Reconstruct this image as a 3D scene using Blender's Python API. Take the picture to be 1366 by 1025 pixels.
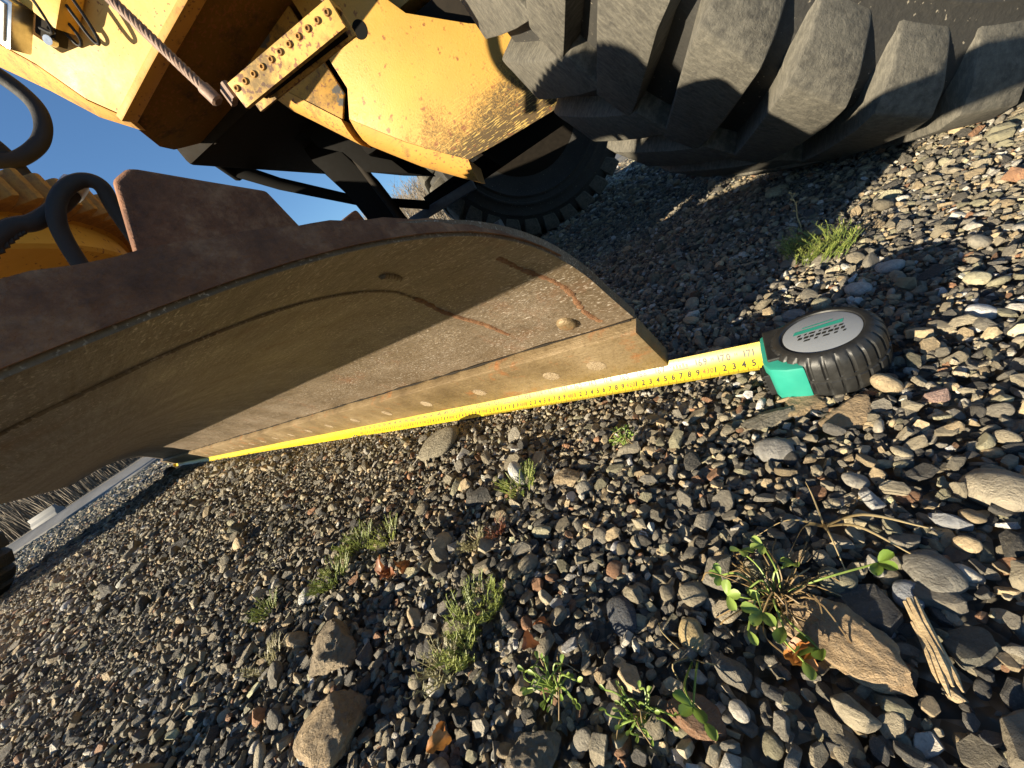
import bpy, bmesh, math, random
import numpy as np
from mathutils import Vector, Matrix, Euler, noise as mnoise

for o in list(bpy.data.objects):
    bpy.data.objects.remove(o)
scene = bpy.context.scene
COL = scene.collection
R = math.radians
rnd = random.Random(7)
rng = np.random.default_rng(11)

# ------------------------------------------------------------------ camera
cam = bpy.data.cameras.new('camera')
cam.sensor_fit = 'HORIZONTAL'
cam.sensor_width = 36.0
cam.lens = 13.52
cam.clip_start = 0.01
cam.clip_end = 2000
camo = bpy.data.objects.new('camera', cam)
COL.objects.link(camo)
# world axes: X runs along the grader blade, Z is up
right = (-0.73052, -0.45686, -0.50755)
downv = (0.16714, 0.60102, -0.78156)
fwd = (0.66212, -0.65578, -0.36270)
camo.matrix_world = Matrix(((right[0], -downv[0], -fwd[0], 0.0),
                            (right[1], -downv[1], -fwd[1], 0.0),
                            (right[2], -downv[2], -fwd[2], 0.29),
                            (0, 0, 0, 1)))
scene.camera = camo

# ------------------------------------------------------------------ sky and sun
SUN_AZ, SUN_EL = R(66), R(13.5)
world = bpy.data.worlds.new('World')
scene.world = world
world.use_nodes = True
wn = world.node_tree
bg = wn.nodes['Background']
sky = wn.nodes.new('ShaderNodeTexSky')
sky.sky_type = 'NISHITA'
sky.sun_disc = False
sky.sun_elevation = SUN_EL
sky.sun_rotation = math.pi / 2 - SUN_AZ
sky.air_density = 1.0
sky.dust_density = 0.0
sky.ozone_density = 4.5
wn.links.new(sky.outputs[0], bg.inputs[0])
bg.inputs[1].default_value = 0.068
sun = bpy.data.lights.new('sun', 'SUN')
sun.energy = 5.0
sun.angle = R(0.5)
sun.color = (1.0, 0.87, 0.65)
suno = bpy.data.objects.new('sun', sun)
COL.objects.link(suno)
sdir = Vector((math.cos(SUN_AZ) * math.cos(SUN_EL), math.sin(SUN_AZ) * math.cos(SUN_EL), math.sin(SUN_EL)))
suno.rotation_euler = sdir.to_track_quat('Z', 'Y').to_euler()
suno.location = sdir * 30
vs = scene.view_settings
vs.view_transform = 'Standard'
vs.look = 'None'
vs.exposure = 1.58
vs.gamma = 1.0
vs.use_curve_mapping = False


# ------------------------------------------------------------------ materials
class NT:
    def __init__(s, name, rough=0.7, metal=0.0, color=(.5, .5, .5)):
        s.m = bpy.data.materials.new(name)
        s.m.use_nodes = True
        s.t = s.m.node_tree
        s.b = s.t.nodes['Principled BSDF']
        s.b.inputs['Roughness'].default_value = rough
        s.b.inputs['Metallic'].default_value = metal
        s.b.inputs['Base Color'].default_value = (*color, 1)

    def n(s, typ, **kw):
        x = s.t.nodes.new(typ)
        for k, v in kw.items():
            setattr(x, k, v)
        return x

    def l(s, a, b):
        s.t.links.new(a, b)

    def coord(s, scale=(1, 1, 1), out='Object', rot=(0, 0, 0)):
        tc = s.n('ShaderNodeTexCoord')
        mp = s.n('ShaderNodeMapping')
        mp.inputs['Scale'].default_value = scale
        mp.inputs['Rotation'].default_value = rot
        s.l(tc.outputs[out], mp.inputs['Vector'])
        return mp.outputs[0]

    def noise(s, vec, scale, detail=6, rough=.6, dist=0.0):
        x = s.n('ShaderNodeTexNoise')
        x.inputs['Scale'].default_value = scale
        x.inputs['Detail'].default_value = detail
        x.inputs['Roughness'].default_value = rough
        x.inputs['Distortion'].default_value = dist
        s.l(vec, x.inputs['Vector'])
        return x.outputs['Fac']

    def ramp(s, fac, stops, interp='LINEAR'):
        x = s.n('ShaderNodeValToRGB')
        cr = x.color_ramp
        cr.interpolation = interp
        while len(cr.elements) < len(stops):
            cr.elements.new(0.5)
        for e, (p, c) in zip(cr.elements, stops):
            e.position = p
            e.color = (*c, 1) if len(c) == 3 else c
        s.l(fac, x.inputs[0])
        return x.outputs[0]

    def mix(s, fac, a, b, blend='MIX'):
        x = s.n('ShaderNodeMix', data_type='RGBA', blend_type=blend)
        for sock, v in ((x.inputs['Factor'], fac), (x.inputs['A'], a), (x.inputs['B'], b)):
            if isinstance(v, (int, float)):
                sock.default_value = v
            elif isinstance(v, tuple):
                sock.default_value = (*v, 1)
            else:
                s.l(v, sock)
        return x.outputs['Result']

    def math(s, op, a, b=0.0, clamp=False):
        x = s.n('ShaderNodeMath', operation=op, use_clamp=clamp)
        for i, v in ((0, a), (1, b)):
            if isinstance(v, (int, float)):
                x.inputs[i].default_value = v
            else:
                s.l(v, x.inputs[i])
        return x.outputs[0]

    def color(s, c):
        s.l(c, s.b.inputs['Base Color'])

    def rough(s, c):
        s.l(c, s.b.inputs['Roughness'])

    def bump(s, h, strength=.3, dist=.01):
        x = s.n('ShaderNodeBump')
        x.inputs['Strength'].default_value = strength
        x.inputs['Distance'].default_value = dist
        s.l(h, x.inputs['Height'])
        s.l(x.outputs[0], s.b.inputs['Normal'])


BW = [(0, (0, 0, 0)), (1, (1, 1, 1))]


def thr(a, b):
    return [(a, (0, 0, 0)), (b, (1, 1, 1))]


def m_plain(name, c, rough=.6, metal=0.0, var=.25, scale=40, bump=.15):
    k = NT(name, rough, metal)
    v = k.coord()
    n = k.noise(v, scale)
    lo = tuple(x * (1 - var) for x in c)
    hi = tuple(min(1, x * (1 + var)) for x in c)
    k.color(k.ramp(n, [(.3, lo), (.7, hi)]))
    k.rough(k.ramp(n, [(.2, (rough * .85,) * 3), (.8, (min(1, rough * 1.15),) * 3)]))
    if bump:
        k.bump(n, bump, .003)
    return k.m


def m_yellow(name, base, spots=.62, grime=.60, rough=.45, big=None):
    """Weathered construction yellow: rust specks, brown runs, black grime."""
    k = NT(name, rough)
    v = k.coord()
    n1 = k.noise(v, 6, 5)
    col = k.ramp(n1, [(.3, tuple(x * .82 for x in base)), (.7, base)])
    n2 = k.noise(v, 105, 3, .5)
    cl = k.noise(v, 3.1, 4, .6)
    n2c = k.math('ADD', n2, k.math('MULTIPLY', k.math('SUBTRACT', cl, .5), .35))
    col = k.mix(k.ramp(n2c, thr(spots, spots + .05)), col, (.20, .085, .03))
    n5 = k.noise(k.coord((.7, 1, 7)), 16, 4, .6)
    col = k.mix(k.math('MULTIPLY', k.ramp(n5, thr(.60, .78)), .45), col, (.22, .10, .03))
    n3 = k.noise(v, 7, 10, .75)
    g = k.ramp(n3, thr(grime, grime + .12))
    col = k.mix(k.math('MULTIPLY', g, .75), col, (.035, .026, .018))
    if big:
        n4 = k.noise(v, big[0], 4, .5)
        col = k.mix(k.ramp(n4, thr(big[1], big[1] + .02)), col, (.075, .07, .065))
    k.color(col)
    k.rough(k.ramp(n3, [(.3, (rough,) * 3), (.75, (.85,) * 3)]))
    nb = k.noise(v, 320, 3)
    k.bump(k.math('ADD', k.math('MULTIPLY', nb, .4), n2), .12, .003)
    return k.m


def m_belly():
    """side plate: clean in the middle, peppered with black grit toward its lower lip"""
    k = NT('belly_yellow', .5)
    v = k.coord()
    base = (.50, .28, .05)
    n1 = k.noise(v, 5, 5)
    col = k.ramp(n1, [(.3, tuple(x * .78 for x in base)), (.7, base)])
    sep = k.n('ShaderNodeSeparateXYZ')
    k.l(k.coord(), sep.inputs[0])
    z = sep.outputs['Z']
    # grime grows toward the bottom edge of the plate (z .46) as spatter
    low = k.math('MULTIPLY', k.math('SUBTRACT', .66, z), 2.2, True)
    fine = k.noise(v, 190, 4, .7)
    big = k.noise(v, 9, 6, .7)
    s = k.math('ADD', k.math('MULTIPLY', low, .75), k.math('ADD', k.math('MULTIPLY', fine, .55), k.math('MULTIPLY', big, .45)))
    g = k.ramp(s, thr(.565, .76))
    col = k.mix(k.math('MULTIPLY', g, .88), col, (.022, .018, .013))
    n2 = k.noise(v, 60, 3, .5)
    cl = k.noise(v, 4, 3, .6)
    n2c = k.math('ADD', n2, k.math('MULTIPLY', k.math('SUBTRACT', cl, .5), .4))
    col = k.mix(k.math('MULTIPLY', k.ramp(n2c, thr(.64, .72)), .8), col, (.16, .05, .016))
    st = k.noise(k.coord((6, 6, 60)), 5, 4, .6)
    col = k.mix(k.math('MULTIPLY', k.math('MULTIPLY', k.ramp(st, thr(.56, .62)), low), 1.5, True), col, (.75, .52, .14))
    k.color(col)
    k.rough(k.ramp(s, [(.4, (.42,) * 3), (.8, (.85,) * 3)]))
    k.bump(k.math('ADD', fine, k.math('MULTIPLY', g, .6)), .25, .003)
    return k.m


def m_steel():
    """worn moldboard face: brown polished steel scratched along its length, rust blooms"""
    k = NT('worn_blade_steel', .5, .15)
    v = k.coord()
    streak = k.noise(k.coord((2.0, 30, 30)), 9, 6, .65)
    around = k.noise(k.coord((46, 5, 5)), 7, 5, .6)
    blot = k.noise(v, 4.5, 6, .6)
    fine = k.noise(k.coord((50, 260, 260)), 2.2, 4, .7)
    col = k.ramp(blot, [(.25, (.064, .044, .025)), (.5, (.125, .092, .058)), (.75, (.20, .158, .115))])
    col = k.mix(k.math('MULTIPLY', k.ramp(streak, thr(.45, .75)), .2), col, (.22, .17, .115))
    col = k.mix(k.math('MULTIPLY', k.ramp(around, thr(.5, .75)), .4), col, (.06, .038, .018))
    rust = k.noise(v, 13, 8, .7)
    col = k.mix(k.math('MULTIPLY', k.ramp(rust, thr(.57, .72)), .5), col, (.17, .062, .022))
    chips = k.noise(k.coord((160, 420, 420)), 1.3, 2, .5)
    cmask = k.ramp(k.noise(k.coord((3, 8, 8)), 3.5, 5, .65), thr(.40, .62))
    col = k.mix(k.math('MULTIPLY', k.ramp(chips, thr(.58, .66)), k.math('ADD', k.math('MULTIPLY', cmask, .75), .2)), col, (.46, .40, .33))
    grit = k.noise(k.coord((90, 150, 150)), 1.6, 6, .8)
    col = k.mix(k.math('MULTIPLY', k.ramp(grit, thr(.50, .62)), .55), col, (.055, .036, .02))
    pol = k.noise(k.coord((1.2, 14, 14)), 5, 6, .7)
    col = k.mix(k.math('MULTIPLY', k.ramp(pol, thr(.5, .72)), .25), col, (.20, .17, .14))
    dkp = k.noise(k.coord((4, 9, 9)), 3, 7, .7)
    col = k.mix(k.math('MULTIPLY', k.ramp(dkp, thr(.55, .70)), .6), col, (.045, .03, .017))
    pit = k.noise(v, 170, 3, .6)
    col = k.mix(k.math('MULTIPLY', k.ramp(pit, thr(.60, .68)), .55), col, (.07, .042, .018))
    k.color(col)
    k.rough(k.ramp(k.math('ADD', k.math('MULTIPLY', streak, .5), k.math('MULTIPLY', rust, .5)), [(.35, (.30,) * 3), (.7, (.62,) * 3)]))
    k.bump(k.math('ADD', k.math('ADD', fine, k.math('MULTIPLY', streak, .25)), k.math('ADD', pit, grit)), .4, .002)
    return k.m


def m_rust(name, a, b, c, scale=9, rough=.85, bump=.5):
    k = NT(name, rough)
    v = k.coord()
    n = k.noise(v, scale, 9, .68)
    f = k.noise(v, scale * 12, 4, .6)
    n3 = k.noise(v, scale * 3.3, 7, .75)
    n = k.math('ADD', k.math('MULTIPLY', n, .55), k.math('MULTIPLY', n3, .45))
    col = k.ramp(n, [(.34, a), (.5, b), (.66, c)])
    col = k.mix(k.math('MULTIPLY', k.ramp(f, thr(.5, .75)), .5), col, a)
    k.color(col)
    k.bump(k.math('ADD', n, k.math('MULTIPLY', f, .6)), bump, .004)
    return k.m


def m_cutting():
    k = NT('cutting_edge_steel', .5, .25)
    v = k.coord()
    streak = k.noise(k.coord((3, 40, 40)), 8, 6, .65)
    blot = k.noise(v, 8, 7, .65)
    col = k.ramp(blot, [(.3, (.095, .062, .028)), (.5, (.185, .13, .066)), (.72, (.29, .215, .125))])
    col = k.mix(k.math('MULTIPLY', k.ramp(streak, thr(.48, .75)), .15), col, (.36, .285, .18))
    grit = k.noise(k.coord((60, 100, 100)), 2.0, 6, .8)
    col = k.mix(k.math('MULTIPLY', k.ramp(grit, thr(.50, .64)), .5), col, (.08, .048, .02))
    rust = k.noise(v, 22, 8, .7)
    col = k.mix(k.math('MULTIPLY', k.ramp(rust, thr(.56, .68)), .6), col, (.30, .10, .025))
    k.color(col)
    f = k.noise(v, 200, 4, .6)
    pt = k.noise(v, 120, 5, .75)
    k.bump(k.math('ADD', k.math('ADD', f, streak), pt), .5, .002)
    return k.m


def m_rubber():
    k = NT('tyre_rubber', .75)
    v = k.coord()
    n = k.noise(v, 5, 8, .7)
    f = k.noise(k.coord((9, 30, 9)), 12, 5, .7)
    col = k.ramp(n, [(.3, (.016, .0155, .0145)), (.7, (.034, .032, .028))])
    col = k.mix(k.math('MULTIPLY', k.ramp(f, thr(.5, .8)), .35), col, (.08, .072, .058))
    d = k.noise(v, 150, 2, .5)
    col = k.mix(k.ramp(d, thr(.70, .74)), col, (.25, .22, .17))
    k.color(col)
    k.bump(k.math('ADD', f, k.noise(v, 90, 5, .7)), .35, .004)
    return k.m


def m_lug():
    k = NT('lug_rubber', .82)
    v = k.coord()
    n = k.noise(v, 8, 8, .7)
    f = k.noise(k.coord((14, 45, 14)), 5, 7, .8)
    col = k.ramp(n, [(.3, (.028, .026, .022)), (.7, (.088, .082, .066))])
    col = k.mix(k.math('MULTIPLY', k.ramp(f, thr(.42, .68)), .7), col, (.175, .16, .128))
    cr = k.noise(v, 34, 7, .8)
    col = k.mix(k.math('MULTIPLY', k.ramp(cr, thr(.56, .66)), .7), col, (.03, .028, .025))
    k.color(col)
    k.bump(k.math('ADD', k.math('ADD', f, k.noise(v, 110, 5, .7)), k.math('MULTIPLY', cr, .6)), .45, .005)
    return k.m


def m_stone():
    k = NT('stone_surface', .8)
    at = k.n('ShaderNodeAttribute', attribute_type='INSTANCER', attribute_name='scol')
    v = k.coord()
    oi = k.n('ShaderNodeObjectInfo')
    off = k.n('ShaderNodeVectorMath', operation='ADD')
    k.l(v, off.inputs[0])
    cmb = k.n('ShaderNodeCombineXYZ')
    rr = k.math('MULTIPLY', oi.outputs['Random'], 37.0)
    k.l(rr, cmb.inputs[0])
    k.l(rr, cmb.inputs[1])
    k.l(cmb.outputs[0], off.inputs[1])
    vec = off.outputs[0]
    n = k.noise(vec, 1.6, 8, .7, .3)
    f = k.noise(vec, 9, 6, .75)
    mul = k.ramp(n, [(.25, (.55, .52, .48)), (.5, (.95, .93, .9)), (.75, (1.35, 1.3, 1.2))])
    col = k.mix(1.0, at.outputs['Color'], mul, 'MULTIPLY')
    col = k.mix(k.math('MULTIPLY', k.ramp(f, thr(.5, .75)), .35), col, (.42, .36, .27))
    dk = k.noise(vec, 4.5, 7, .75)
    col = k.mix(k.math('MULTIPLY', k.ramp(dk, thr(.56, .68)), .5), col, (.05, .042, .034))
    k.color(col)
    lam = k.n('ShaderNodeVectorMath', operation='MULTIPLY')
    k.l(vec, lam.inputs[0])
    lam.inputs[1].default_value = (.5, .5, 9)
    ln = k.noise(lam.outputs[0], 2, 4, .6)
    k.bump(k.math('ADD', k.math('ADD', n, k.math('MULTIPLY', f, .5)), k.math('MULTIPLY', ln, .15)), .6, .12)
    return k.m


def m_ground():
    k = NT('gravel_ground', .9)
    v = k.coord()
    vo = k.n('ShaderNodeTexVoronoi', feature='F1')
    vo.inputs['Scale'].default_value = 48
    k.l(v, vo.inputs['Vector'])
    vo2 = k.n('ShaderNodeTexVoronoi', feature='F1')
    vo2.inputs['Scale'].default_value = 110
    k.l(v, vo2.inputs['Vector'])
    hs = k.n('ShaderNodeSeparateColor')
    k.l(vo.outputs['Color'], hs.inputs[0])
    col = k.ramp(hs.outputs[0], [(.0, (.085, .075, .06)), (.35, (.17, .15, .12)), (.7, (.26, .235, .19)), (1, (.38, .34, .27))])
    big = k.noise(v, .35, 5, .6)
    col = k.mix(1.0, col, k.ramp(big, [(.3, (.75, .75, .75)), (.7, (1.1, 1.08, 1.02))]), 'MULTIPLY')
    k.color(col)
    h = k.math('SUBTRACT', 1.0, k.math('ADD', vo.outputs['Distance'], k.math('MULTIPLY', vo2.outputs['Distance'], .4)))
    k.bump(h, 1.0, .03)
    return k.m


def m_asphalt():
    k = NT('asphalt', .85)
    v = k.coord()
    n = k.noise(v, 90, 4, .6)
    b = k.noise(k.coord((.15, 2.2, 1)), 1.2, 4, .5)
    col = k.ramp(n, [(.3, (.10, .095, .088)), (.7, (.17, .163, .15))])
    col = k.mix(1.0, col, k.ramp(b, [(.4, (.8, .8, .8)), (.6, (1.15, 1.15, 1.15))]), 'MULTIPLY')
    k.color(col)
    k.bump(n, .4, .01)
    return k.m


def m_leaf(name, a, b, trans=.25):
    k = NT(name, .5)
    v = k.coord()
    oi = k.n('ShaderNodeObjectInfo')
    n = k.noise(v, 120, 4)
    f = k.math('ADD', k.math('MULTIPLY', n, .6), k.math('MULTIPLY', oi.outputs['Random'], .4))
    c = k.ramp(f, [(.25, a), (.75, b)])
    k.color(c)
    tr = k.n('ShaderNodeBsdfTranslucent')
    k.l(c, tr.inputs[0])
    mx = k.n('ShaderNodeMixShader')
    mx.inputs[0].default_value = trans
    k.l(k.b.outputs[0], mx.inputs[1])
    k.l(tr.outputs[0], mx.inputs[2])
    k.l(mx.outputs[0], k.t.nodes['Material Output'].inputs[0])
    return k.m


M = dict(
    panel=m_yellow('panel_yellow', (.56, .355, .10), .66, .70),
    belly=m_belly(),
    lip=m_yellow('lip_orange', (.48, .25, .045), .62, .56),
    patch=m_yellow('peeling_yellow', (.44, .235, .035), .60, .52, .55, (11, .56)),
    step=m_yellow('step_yellow', (.55, .33, .07), .57, .50),
    under=m_yellow('shaded_underside', (.16, .085, .018), .58, .50, .8),  # yellow base darkened to paint in the shade below the cab, grime over it
    circ=m_yellow('circle_yellow', (.58, .34, .045), .66, .62),
    teeth=m_rust('tooth_rust', (.07, .04, .02), (.30, .15, .03), (.48, .27, .05), 14, .7, .3),
    steel=m_steel(),
    cut=m_cutting(),
    bolt=m_rust('bolt_head', (.12, .08, .045), (.27, .20, .12), (.40, .32, .21), 45, .7, .8),
    brown=m_rust('brown_rust', (.055, .020, .008), (.17, .068, .028), (.34, .18, .09), 18, .8, 1.0),
    weld=m_rust('weld_rust', (.09, .040, .018), (.19, .085, .033), (.31, .17, .08), 90, .85, 1.0),
    black=m_plain('black_paint', (.006, .0055, .005), .9),
    dark=m_plain('dark_grease', (.016, .013, .010), .8),
    greyp=m_plain('grey_bar', (.09, .10, .115), .5),
    hose=m_plain('hose_rubber', (.012, .011, .0105), .75, 0, .4, 90, .4),
    rubber=m_rubber(), lug=m_lug(),
    rope=m_rust('wire_rope', (.10, .055, .035), (.19, .12, .085), (.28, .19, .14), 60, .6, .2),
    chrome=m_plain('dull_metal', (.5, .5, .48), .3, .9),
    lens=m_plain('lamp_glass', (.62, .63, .6), .15, 0, .3, 60, .2),
    tape=m_plain('tape_yellow', (.46, .335, .012), .36, 0, .14, 25, 0),
    ink=m_plain('print_black', (.015, .015, .012), .5, 0, .1, 30, 0),
    red=m_plain('print_red', (.55, .10, .02), .5, 0, .1, 30, 0),
    teal=m_plain('teal_plastic', (.02, .215, .16), .38, 0, .08, 60, .05),
    caser=m_plain('case_rubber', (.012, .012, .0115), .5, 0, .3, 120, .15),
    label=m_plain('label_silver', (.20, .215, .235), .35, 0, .06, 40, 0),
    stone=m_stone(), ground=m_ground(), asphalt=m_asphalt(),
    moss=m_leaf('moss_green', (.10, .16, .03), (.33, .36, .09)),
    redmoss=m_leaf('red_moss', (.17, .05, .03), (.26, .14, .06)),
    drymoss=m_leaf('dry_moss', (.22, .2, .09), (.36, .33, .18)),
    clover=m_leaf('clover_green', (.13, .22, .03), (.30, .38, .09)),
    stemm=m_leaf('stem_brown', (.16, .09, .04), (.33, .26, .12), .1),
    straw=m_leaf('dry_straw', (.38, .27, .12), (.55, .43, .22), .1),
    dead=m_leaf('dead_leaf', (.12, .04, .018), (.26, .10, .035), .2),
    orangeleaf=m_leaf('orange_leaf', (.30, .10, .02), (.45, .20, .05), .2),
    wood=m_rust('split_wood', (.22, .15, .08), (.42, .31, .17), (.55, .43, .26), 60, .8, .3),
    bark=m_rust('bark', (.10, .09, .075), (.22, .20, .17), (.42, .39, .34), 4),
    twig=m_plain('twigs', (.15, .12, .085), .8, 0, .3, 3, 0),
    white=m_plain('white_paint', (.13, .132, .135), .7),
)


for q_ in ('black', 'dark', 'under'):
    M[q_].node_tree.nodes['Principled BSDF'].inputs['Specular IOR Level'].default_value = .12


# ------------------------------------------------------------------ mesh helpers
class MB:
    def __init__(s):
        s.v, s.f = [], []

    def add(s, vs, fs):
        o = len(s.v)
        s.v += [tuple(x) for x in vs]
        s.f += [tuple(i + o for i in f) for f in fs]
        return s

    def box(s, c, size, rot=None):
        hx, hy, hz = (x / 2 for x in size)
        vs = [Vector((x, y, z)) for x in (-hx, hx) for y in (-hy, hy) for z in (-hz, hz)]
        if rot is not None:
            vs = [rot @ v for v in vs]
        c = Vector(c)
        return s.add([v + c for v in vs], [(0, 1, 3, 2), (4, 6, 7, 5), (0, 4, 5, 1), (2, 3, 7, 6), (0, 2, 6, 4), (1, 5, 7, 3)])

    def tube(s, pts, r, n=8, caps=True):
        pts = [Vector(p) for p in pts]
        rs = r if isinstance(r, (list, tuple)) else [r] * len(pts)
        o = len(s.v)
        up = None
        for i, p in enumerate(pts):
            t = (pts[min(i + 1, len(pts) - 1)] - pts[max(i - 1, 0)]).normalized()
            if up is None:
                up = t.orthogonal().normalized()
            up = (up - t * up.dot(t)).normalized()
            b = t.cross(up)
            for k in range(n):
                a = 2 * math.pi * k / n
                s.v.append(tuple(p + (up * math.cos(a) + b * math.sin(a)) * rs[i]))
        for i in range(len(pts) - 1):
            for k in range(n):
                a, b2 = o + i * n + k, o + i * n + (k + 1) % n
                s.f.append((a, b2, b2 + n, a + n))
        if caps:
            s.f.append(tuple(o + k for k in range(n))[::-1])
            s.f.append(tuple(o + (len(pts) - 1) * n + k for k in range(n)))
        return s

    def prism(s, outline, d):
        """outline: list of 3-D points (planar), extruded by vector d"""
        a = [Vector(p) for p in outline]
        n = len(a)
        d = Vector(d)
        return s.add(a + [p + d for p in a],
                     [tuple(range(n))[::-1], tuple(range(n, 2 * n))] + [(i, (i + 1) % n, n + (i + 1) % n, n + i) for i in range(n)])

    def loft(s, sections, closed=True, caps=True):
        n = len(sections[0])
        o = len(s.v)
        for sec in sections:
            s.v += [tuple(p) for p in sec]
        m = n if closed else n - 1
        for i in range(len(sections) - 1):
            for k in range(m):
                a, b = o + i * n + k, o + i * n + (k + 1) % n
                s.f.append((a, b, b + n, a + n))
        if caps and closed:
            s.f.append(tuple(range(o, o + n))[::-1])
            s.f.append(tuple(range(o + (len(sections) - 1) * n, o + len(sections) * n)))
        return s

    def build(s, name, mat, parent=None, origin=(0, 0, 0), bevel=0.0, smooth=None, seg=2):
        me = bpy.data.meshes.new(name)
        oo = Vector(origin)
        me.from_pydata([tuple(Vector(v) - oo) for v in s.v], [], s.f)
        bm = bmesh.new()
        bm.from_mesh(me)
        bmesh.ops.recalc_face_normals(bm, faces=bm.faces)
        if bevel:
            es = [e for e in bm.edges if len(e.link_faces) == 2 and e.calc_face_angle(0) > R(30)]
            bmesh.ops.bevel(bm, geom=es, offset=bevel, segments=seg, affect='EDGES', profile=.6, clamp_overlap=True)
        bm.to_mesh(me)
        bm.free()
        if smooth is not None:
            me.shade_smooth()
            me.set_sharp_from_angle(angle=R(smooth))
        me.materials.append(mat)
        return link(name, me, parent)


def link(name, me, parent=None, loc=None):
    o = bpy.data.objects.new(name, me)
    COL.objects.link(o)
    if parent:
        o.parent = parent
    if loc is not None:
        o.location = loc
    return o


def empty(name, loc=(0, 0, 0)):
    o = bpy.data.objects.new(name, None)
    o.empty_display_size = .05
    COL.objects.link(o)
    o.location = loc
    return o


def tag(o, label=None, cat=None, group=None, kind=None):
    for k, v in (('label', label), ('category', cat), ('group', group), ('kind', kind)):
        if v:
            o[k] = v
    return o


def catmull(pts, n=8):
    P = [Vector(p) for p in pts]
    P = [P[0] * 2 - P[1]] + P + [P[-1] * 2 - P[-2]]
    out = []
    for i in range(1, len(P) - 2):
        a, b, c, d = P[i - 1:i + 3]
        for k in range(n):
            t = k / n
            out.append(.5 * ((2 * b) + (c - a) * t + (2 * a - 5 * b + 4 * c - d) * t * t + (3 * b - a - 3 * c + d) * t ** 3))
    out.append(P[-2])
    return out


# ------------------------------------------------------------------ setting: ground, road
def gh(x, y):
    """small heaps and dips of the gravel pad"""
    return .004 * math.sin(5.1 * x + 1.3) * math.cos(4.3 * y + .4) + .003 * math.sin(11 * x - 7 * y)


xs = sorted(set([-300, -120, -50, -20, -8, -4] + [round(-2 + .1 * i, 3) for i in range(81)] + [7, 9, 12, 16, 22, 30, 45, 70, 120, 220, 300]))
ys = sorted(set([-300, -160, -80, -40, -20, -12, -8] + [round(-6 + .1 * i, 3) for i in range(81)] + [3, 5, 8, 14, 25, 50, 110, 300]))
vsn, fcs = [], []
for y in ys:
    for x in xs:
        near = max(0, 1 - max(0, math.hypot(x, y) - 4) / 3)
        vsn.append((x, y, gh(x, y) * near - .012))
nx = len(xs)
for j in range(len(ys) - 1):
    for i in range(nx - 1):
        fcs.append((j * nx + i, j * nx + i + 1, (j + 1) * nx + i + 1, (j + 1) * nx + i))
g = MB()
g.v, g.f = vsn, fcs
tag(g.build('ground', M['ground'], smooth=180), kind='structure')

ra = R(46)
rd = Vector((math.cos(ra), math.sin(ra), 0))
rp = Vector((math.sin(ra), -math.cos(ra), 0))
rc = Vector((11.9, .3, 0))
road = MB()
secs = []
for t in np.linspace(-90, 90, 61):
    c = rc + rd * t
    secs.append([c - rp * 2.3 + Vector((0, 0, -.03)), c - rp * 2.25 + Vector((0, 0, .03)), c + Vector((0, 0, .06)),
                 c + rp * 2.25 + Vector((0, 0, .03)), c + rp * 2.3 + Vector((0, 0, -.03))])
road.loft(secs, closed=False)
tag(road.build('road', M['asphalt'], smooth=30), kind='structure')

# ------------------------------------------------------------------ the grader
ROOT = Vector((-.27, -1.10, 0))          # at the near rear tyre
AZ = R(28)
Fv = Vector((math.cos(AZ), math.sin(AZ), 0))   # forward
Nv = Vector((-math.sin(AZ), math.cos(AZ), 0))  # outward on this side


def W(f, n, z):
    return ROOT + Fv * f + Nv * n + Vector((0, 0, z))


grader = empty('motor_grader', ROOT)
tag(grader, 'weathered yellow motor grader with its rusty blade lowered onto the gravel', 'grader')


def part(mb, name, mat, parent=grader, bevel=0, smooth=None, seg=2):
    return mb.build(name, M[mat], parent, ROOT, bevel, smooth, seg)


# ---- moldboard: curved plate swept along X
PROF = catmull([(0, -.402, .116), (0, -.372, .158), (0, -.340, .203), (0, -.298, .244), (0, -.25, .275), (0, -.20, .296),
                (0, -.14, .312), (0, -.08, .321), (0, -.02, .325), (0, .03, .326), (0, .075, .326)], 6)
XB0, XB1 = .178, 4.43


def prof_normal(i):
    a, b = PROF[max(i - 1, 0)], PROF[min(i + 1, len(PROF) - 1)]
    t = (b - a).normalized()
    return Vector((0, -t.z, t.y))      # outward: back and up


mb = MB()
nP = len(PROF)
TH = .011
xsec = [XB0, XB0 + .004, .30, .6, 1.0, 1.6, 2.3, 3.0, 3.7, XB1 - .004, XB1]
wob = [rnd.uniform(-.0015, .0015) for _ in xsec]
secs = []
for q, x in enumerate(xsec):
    inner = [Vector((x, p.y, p.z + wob[q])) for p in PROF]
    outer = [Vector((x, p.y, p.z + wob[q])) + prof_normal(i) * TH for i, p in enumerate(PROF)]
    secs.append(inner + outer[::-1])
mb.loft(secs)
moldboard = part(mb, 'moldboard', 'steel', smooth=40)
moldboard['label'] = 'curved moldboard of scratched brown steel'

# end rib that thickens toward the top
mb = MB()
secs = []
for i in range(16, nP):
    p = PROF[i]
    u = (i - 16) / (nP - 17)
    t = .002 + .025 * min(1, u * 1.2) ** 1.25 + .0007 * math.sin(i * 1.9)
    n = prof_normal(i)
    w = .048 + .004 * math.sin(i * .7)
    a = Vector((XB0 - .003, p.y, p.z)) + n * .0015
    secs.append([a, a + Vector((w, 0, 0)) + n * (TH * .6), a + Vector((w, 0, 0)) + n * (t + .004), a + n * t + Vector((w * .5, 0, .003)), a + n * t + Vector((.004, 0, 0))])
mb.loft(secs)
part(mb, 'end_rib', 'brown', moldboard, .0025, 40)

# brown skin on the back of the plate
mb = MB()
secs = []
for x in np.linspace(XB0 + .046, XB1 - .01, 9):
    secs.append([Vector((x, p.y, p.z)) + prof_normal(i) * (TH + .002) for i, p in enumerate(PROF) if i % 2 == 0])
mb.loft(secs, closed=False)
part(mb, 'back_skin', 'brown', moldboard, 0, 60)


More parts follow.
